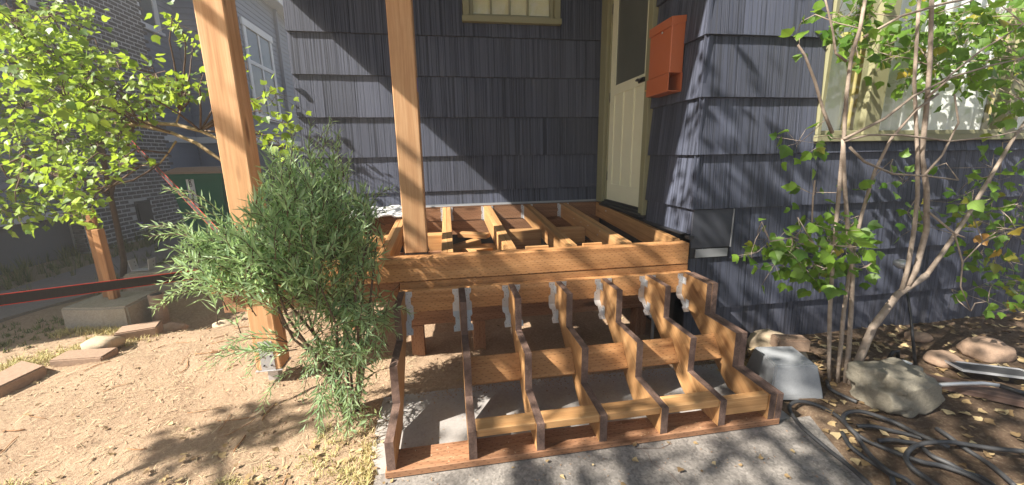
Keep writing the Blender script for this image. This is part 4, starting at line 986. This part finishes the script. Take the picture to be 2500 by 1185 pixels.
mb = MB(); mb.cbox(.55,.11,.04,.004); tag(mb.build('dark_board', M['cut'], None, Matrix.Translation((2.95,-.02,.03)) @ Matrix.Rotation(-.75,4,'Z')), 'dark weathered board lying behind the hose wand', 'board')
e = empty('hose_wand', at(2300,945,'z',.05)); tag(e, 'silver hose wand resting across the soil right of the boulder', 'wand')
P_ = [at(2292,940,'z',.10), at(2340,937,'z',.10), at(2400,936,'z',.10), at(2440,942,'z',.09), at(2510,965,'z',.08)]
mb = MB(); mb.tube(P_[:4],.011,8); mb.build('barrel', M['galv'], e); mb = MB(); mb.tube([P_[3],P_[4]],[.014,.014],8); mb.build('grip', M['black'], e); mb = MB(); mb.tube([P_[0],P_[0]+Vector((-.03,-.005,-.012))],[.014,.022],10); mb.build('nozzle', M['galv'], e)
mb = MB(); p = at(2208,888,'z',.03); mb.cbox(.09,.05,.012,.002); tag(mb.build('plastic_scrap', M['white'], None, Matrix.Translation(p) @ Matrix.Rotation(.3,4,'Z')), 'small white plastic scrap behind the boulder', 'scrap')
mb = MB(); p = at(2180,875,'z',.02); mb.tube([p+Vector((-.035,0,0)),p+Vector((-.01,0,.05)),p+Vector((.03,0,.05)),p+Vector((.04,0,0))],.011,8); tag(mb.build('hose_fitting', M['black']), 'small curled black fitting beside the white scrap', 'fitting')
# hose
hs = empty('garden_hose', at(2050,1050,'z',0)); tag(hs, 'dusty black garden hose lying in loose coils by the walkway', 'hose')
def hose(px, z0, wob=.012, cat=True):
    P_ = [at(1780+a/3.078, 800+b/3.078, 'z', z0+.010*math.sin(i*1.7)) for i, (a, b) in enumerate(px)]
    out = []
    for i in range(len(P_)-1):        # Catmull-Rom
        p0 = P_[max(i-1,0)]; p1 = P_[i]; p2 = P_[i+1]; p3 = P_[min(i+2,len(P_)-1)]
        for k in range(6):
            t = k/6; out.append(.5*((2*p1)+(p2-p0)*t+(2*p0-5*p1+4*p2-p3)*t*t+(3*p1-p0-3*p2+p3)*t**3))
    out.append(P_[-1]); mb = MB(); mb.tube(out, .0098, 9); mb.build('coil', M['hose'], hs)
hose([(1150,1280),(1060,1185),(900,1040),(760,930),(640,830),(540,740),(470,650),(455,590),(500,558),(580,560),(700,600),(820,670),(900,750),(1000,830),(1150,900),(1280,950),(1450,1010),(1600,1040),(1800,1110),(1980,1210)], .022)
hose([(2300,935),(2216,930),(2000,910),(1800,880),(1640,860),(1500,865),(1400,890),(1340,940),(1330,990),(1370,1050),(1450,1110),(1600,1210)], .045)
hose([(1650,900),(1540,850),(1400,790),(1250,715),(1100,660),(980,630),(890,640),(855,680),(890,740),(950,800),(1000,880),(1080,980),(1200,1080),(1330,1140),(1430,1230)], .032)
hose([(850,790),(900,880),(980,950),(1080,1020),(1190,1090),(1230,1150),(1230,1260)], .014); hose([(1120,850),(1220,845),(1320,858),(1420,880),(1520,960),(1650,1020),(1780,1090),(1900,1130),(2050,1230)], .016)
hose([(1560,760),(1640,810),(1760,900),(1900,990),(2000,1060),(2150,1190)], .014); hose([(960,740),(1080,742),(1200,770),(1330,800),(1450,830)], .013)
hose([(735,400),(760,460),(850,510),(960,560)], .012)

# ------------------------------------------------------------------ ground scatter
rg = random.Random(99)
def flat_leaf(mb, x, y, s, kind='lobed', lift=.006, tilt=.35):
    v, f = leaf_verts(kind, s, rg); a = rg.uniform(0,6.3); n = (rg.gauss(0,tilt), rg.gauss(0,tilt), 1)
    Wm = frame_of((x, y, gh(x,y)+lift+rg.random()*.012 if not inside_walk(x,y) else .006+rg.random()*.008), (math.cos(a),math.sin(a),rg.gauss(0,.15)), n); mb.add([Wm @ q for q in v], f)
mb = MB(); n = 0
while n < 850:
    x, y = rg.uniform(1.62,5.2), rg.uniform(-.95,.86)
    if inside_walk(x, y) and rg.random() > .02: continue
    if noise.noise((x*2.3,y*2.3,5))+rg.random()*.9 < .32: continue
    flat_leaf(mb, x, y, rg.uniform(.028,.062)); n += 1
for _ in range(260): flat_leaf(mb, rg.gauss(2.0,.14), rg.gauss(.62,.10), rg.uniform(.03,.055), lift=.01+rg.random()*.05)
o = mb.build('leaf_litter', M['litter']); tag(o, 'dry tan fallen leaves spread over the bed right of the stairs', 'leaf litter', kind='stuff')
mb = MB()
for _ in range(300):
    x, y = rg.uniform(-3.2,-.35), rg.uniform(-.1,1.5)
    if rg.random() > math.exp(-max(0,y-.1)*1.6): continue
    flat_leaf(mb, x, y, rg.uniform(.014,.034))
for _ in range(60): flat_leaf(mb, rg.uniform(-1.6,-.4), rg.uniform(-.1,.35), rg.uniform(.018,.042))
for _ in range(28): flat_leaf(mb, rg.uniform(-.35,1.65), rg.uniform(-.45,-.02), rg.uniform(.010,.035))
for _ in range(22): flat_leaf(mb, rg.uniform(-.3,1.5), rg.uniform(.7,1.9), rg.uniform(.015,.04))
o = mb.build('fallen_leaves', M['litter']); tag(o, 'scattered dry leaves on the sandy soil left of the stairs', 'fallen leaves', kind='stuff')
mb = MB(); n = 0
while n < 8200:     # straw and twiglets
    x, y = rg.uniform(-3.4,-.3), rg.uniform(-.15,2.2)
    w_ = .25+.75*max(0, noise.noise((x*1.5,y*1.5,2))+.25)
    if rg.random() > w_: continue
    a = rg.uniform(0,6.3); l = rg.choice((.012,.02,.03,.045,.07))*rg.uniform(.6,1.2); z = gh(x,y)+.004+rg.random()*.006; d = Vector((math.cos(a),math.sin(a),rg.gauss(0,.15)))*l; q = Vector((-math.sin(a),math.cos(a),0))*rg.uniform(.0008,.0022); c = Vector((x,y,z)); k_ = Vector((rg.gauss(0,.004),rg.gauss(0,.004),.003))
    mb.add([c-q, c+q, c+d*.5+q*.8+k_, c+d+Vector((0,0,.001)), c+d*.5-q*.8+k_], [(0,4,2,1),(4,3,2)]); n += 1
o = mb.build('straw', M['straw']); tag(o, 'bits of dry straw and twiglets strewn on the bare soil', 'straw', kind='stuff')
mb = MB(); n = 0
def tuft(mb, x, y, h, nb_, spread=.5, wdt=.0022):
    for _ in range(nb_):
        a = rg.uniform(0,6.3); l = h*rg.uniform(.5,1.2); sp_ = rg.uniform(.1,1)*spread; px, py = x+rg.gauss(0,.012), y+rg.gauss(0,.012); c = Vector((px,py,gh(px,py)-.004)); d = Vector((math.cos(a)*sp_, math.sin(a)*sp_, 1)).normalized()*l; q = Vector((-math.sin(a),math.cos(a),0))*wdt
        m1 = c+d*.55; e = c+d+Vector((math.cos(a),math.sin(a),-.5))*l*.3*sp_; mb.add([c-q,c+q,m1+q*.7,e,m1-q*.7],[(0,1,2,4),(4,2,3)])
while n < 900:
    x, y = rg.uniform(-2.6,-.40), rg.uniform(-.25,.42)
    d_ = noise.noise((x*2.2,y*2.2,7))+.9*math.exp(-(y+.05)*5.5)-.35+(.35 if x > -.75 and y < .15 else 0)
    if rg.random() > d_: continue
    tuft(mb, x, y, rg.uniform(.015,.045), 12, 1.2); n += 1
for _ in range(520):
    t = rg.random(); x, y = -3.5+.95*t+rg.gauss(0,.10), 1.02+.95*t+rg.gauss(0,.09); tuft(mb, x, y, rg.uniform(.02,.06), 12, 1.1)
for _ in range(120): tuft(mb, rg.uniform(-3.35,-2.72), rg.gauss(2.03,.04), rg.uniform(.03,.07), 12, .9)
for _ in range(60): tuft(mb, rg.gauss(-.47,.03), rg.uniform(-.2,.25), rg.uniform(.02,.05), 12, .9)
o = mb.build('dry_grass', M['grass']); tag(o, 'straw-coloured dry grass tufts along the soil edge and walkway', 'grass', kind='stuff')
mb = MB()
for _ in range(650):
    x, y = rg.uniform(-7.0,-3.6), rg.uniform(3.0,7.5)
    if -4.9 < x < -3.8 and y < 9 and rg.random() < .85: continue
    tuft(mb, x, y, rg.uniform(.06,.28), 14, .5, .004)
for _ in range(160): tuft(mb, rg.uniform(-4.4,-3.3), rg.uniform(1.6,2.4), rg.uniform(.02,.06), 14, .9, .003)
o = mb.build('weeds', M['grassg']); tag(o, 'shaded green and dry weeds at the foot of the neighbouring house', 'weeds', kind='stuff')
mb = MB()
for _ in range(1500):
    x, y = rg.uniform(-3.2,1.6), rg.uniform(-.1,2.4)
    if inside_walk(x, y): continue
    s = abs(rg.gauss(0,.0045))+.0015; c = Vector((x,y,gh(x,y)+s*.3)); pts = [c+Vector((rg.uniform(.6,1.2)*s*a, rg.uniform(.6,1.2)*s*b, rg.uniform(.5,1)*s*cz)) for a, b, cz in ((1,0,0),(-1,0,0),(0,1,0),(0,-1,0),(0,0,1))]
    mb.add(pts, [(0,2,4),(2,1,4),(1,3,4),(3,0,4)])
o = mb.build('dirt_clods', M['clod']); tag(o, 'small crumbs and clods of sandy soil', 'clods', kind='stuff')
tg = MB()
for _ in range(60):
    x, y = rg.uniform(-3,-.5), rg.uniform(.0,1.9); a = rg.uniform(0,6.3); P_ = []
    for j in range(5): P_.append(Vector((x,y,gh(x,y)+.006))); a += rg.gauss(0,.25); l = rg.uniform(.02,.05); x += l*math.cos(a); y += l*math.sin(a)
    tg.tube(P_, rg.uniform(.0015,.0035), 5)
o = tg.build('fallen_twigs', M['oldwood']); tag(o, 'thin dry twigs lying on the sandy soil', 'twigs', kind='stuff')
tg = MB()
for _ in range(520):
    x, y = rg.uniform(-.46,1.7), rg.uniform(-.5,.64)
    if -.02 < y < .14: continue
    a = rg.uniform(0,6.3); l = rg.uniform(.002,.008); d = Vector((math.cos(a),math.sin(a),0))*l; q = Vector((-d.y,d.x,0))*rg.uniform(.2,.6); c = Vector((x,y,.0045)); tg.add([c-d,c+q+Vector((0,0,.002)),c+d,c-q+Vector((0,0,.001))],[(0,1,2,3)])
for _ in range(700):
    x, y = rg.uniform(-.46,1.7), .64-abs(rg.gauss(0,.05)); s_ = rg.uniform(.002,.007); c = Vector((x,y,.003)); tg.add([c+Vector((s_,0,0)),c+Vector((-s_*.5,s_*.8,0)),c+Vector((-s_*.5,-s_*.8,0)),c+Vector((0,0,s_*.9))],[(0,1,3),(1,2,3),(2,0,3)])
o = tg.build('debris', M['clod']); tag(o, 'crumbs of soil and wood chips on the concrete round the stairs', 'debris', kind='stuff')
# purple flowers by the chimney
fl = empty('purple_flower', (-5.3,6.2,0)); tag(fl, 'small purple flower clump at the foot of the brick chimney', 'flower')
mb = MB(); fm = MB(); p0 = at(362,575,'x',-5.35); p0.z = 0
for k in range(9):
    e = p0+Vector((rg.gauss(0,.05),rg.gauss(0,.05),rg.uniform(.22,.36))); mb.tube([p0+rv(.01), p0.lerp(e,.6), e],.004,4)
    for j in range(6): a = j*1.05; d = Vector((math.cos(a),math.sin(a),.3)); v, f = leaf_verts('oval',.045,rg); Wm = frame_of(e,d,(0,0,1)); fm.add([Wm @ q for q in v], f)
mb.build('stalks', M['grassg'], fl); fm.build('petals', paint_mat('purple_petal', (.25,.16,.55), .6), fl)['kind'] = 'stuff'

# ------------------------------------------------------------------ thin haze added in place of lens glare
mb = MB(); mb.box((-75,-75,-1.3),(75,95,10.5)); hz = mb.build('haze', [])
t = NT('thin_glare_haze'); t.t.nodes.remove(t.b); pv = t.n('VolumePrincipled'); pv.inputs['Color'].default_value = (1,.96,.90,1); pv.inputs['Density'].default_value = .010; pv.inputs['Anisotropy'].default_value = .1
t.t.links.new(pv.outputs[0], t.out.inputs['Volume']); hz.data.materials.append(t.m); tag(hz, 'thin warm haze added over the yard in place of lens glare', 'haze', kind='stuff')
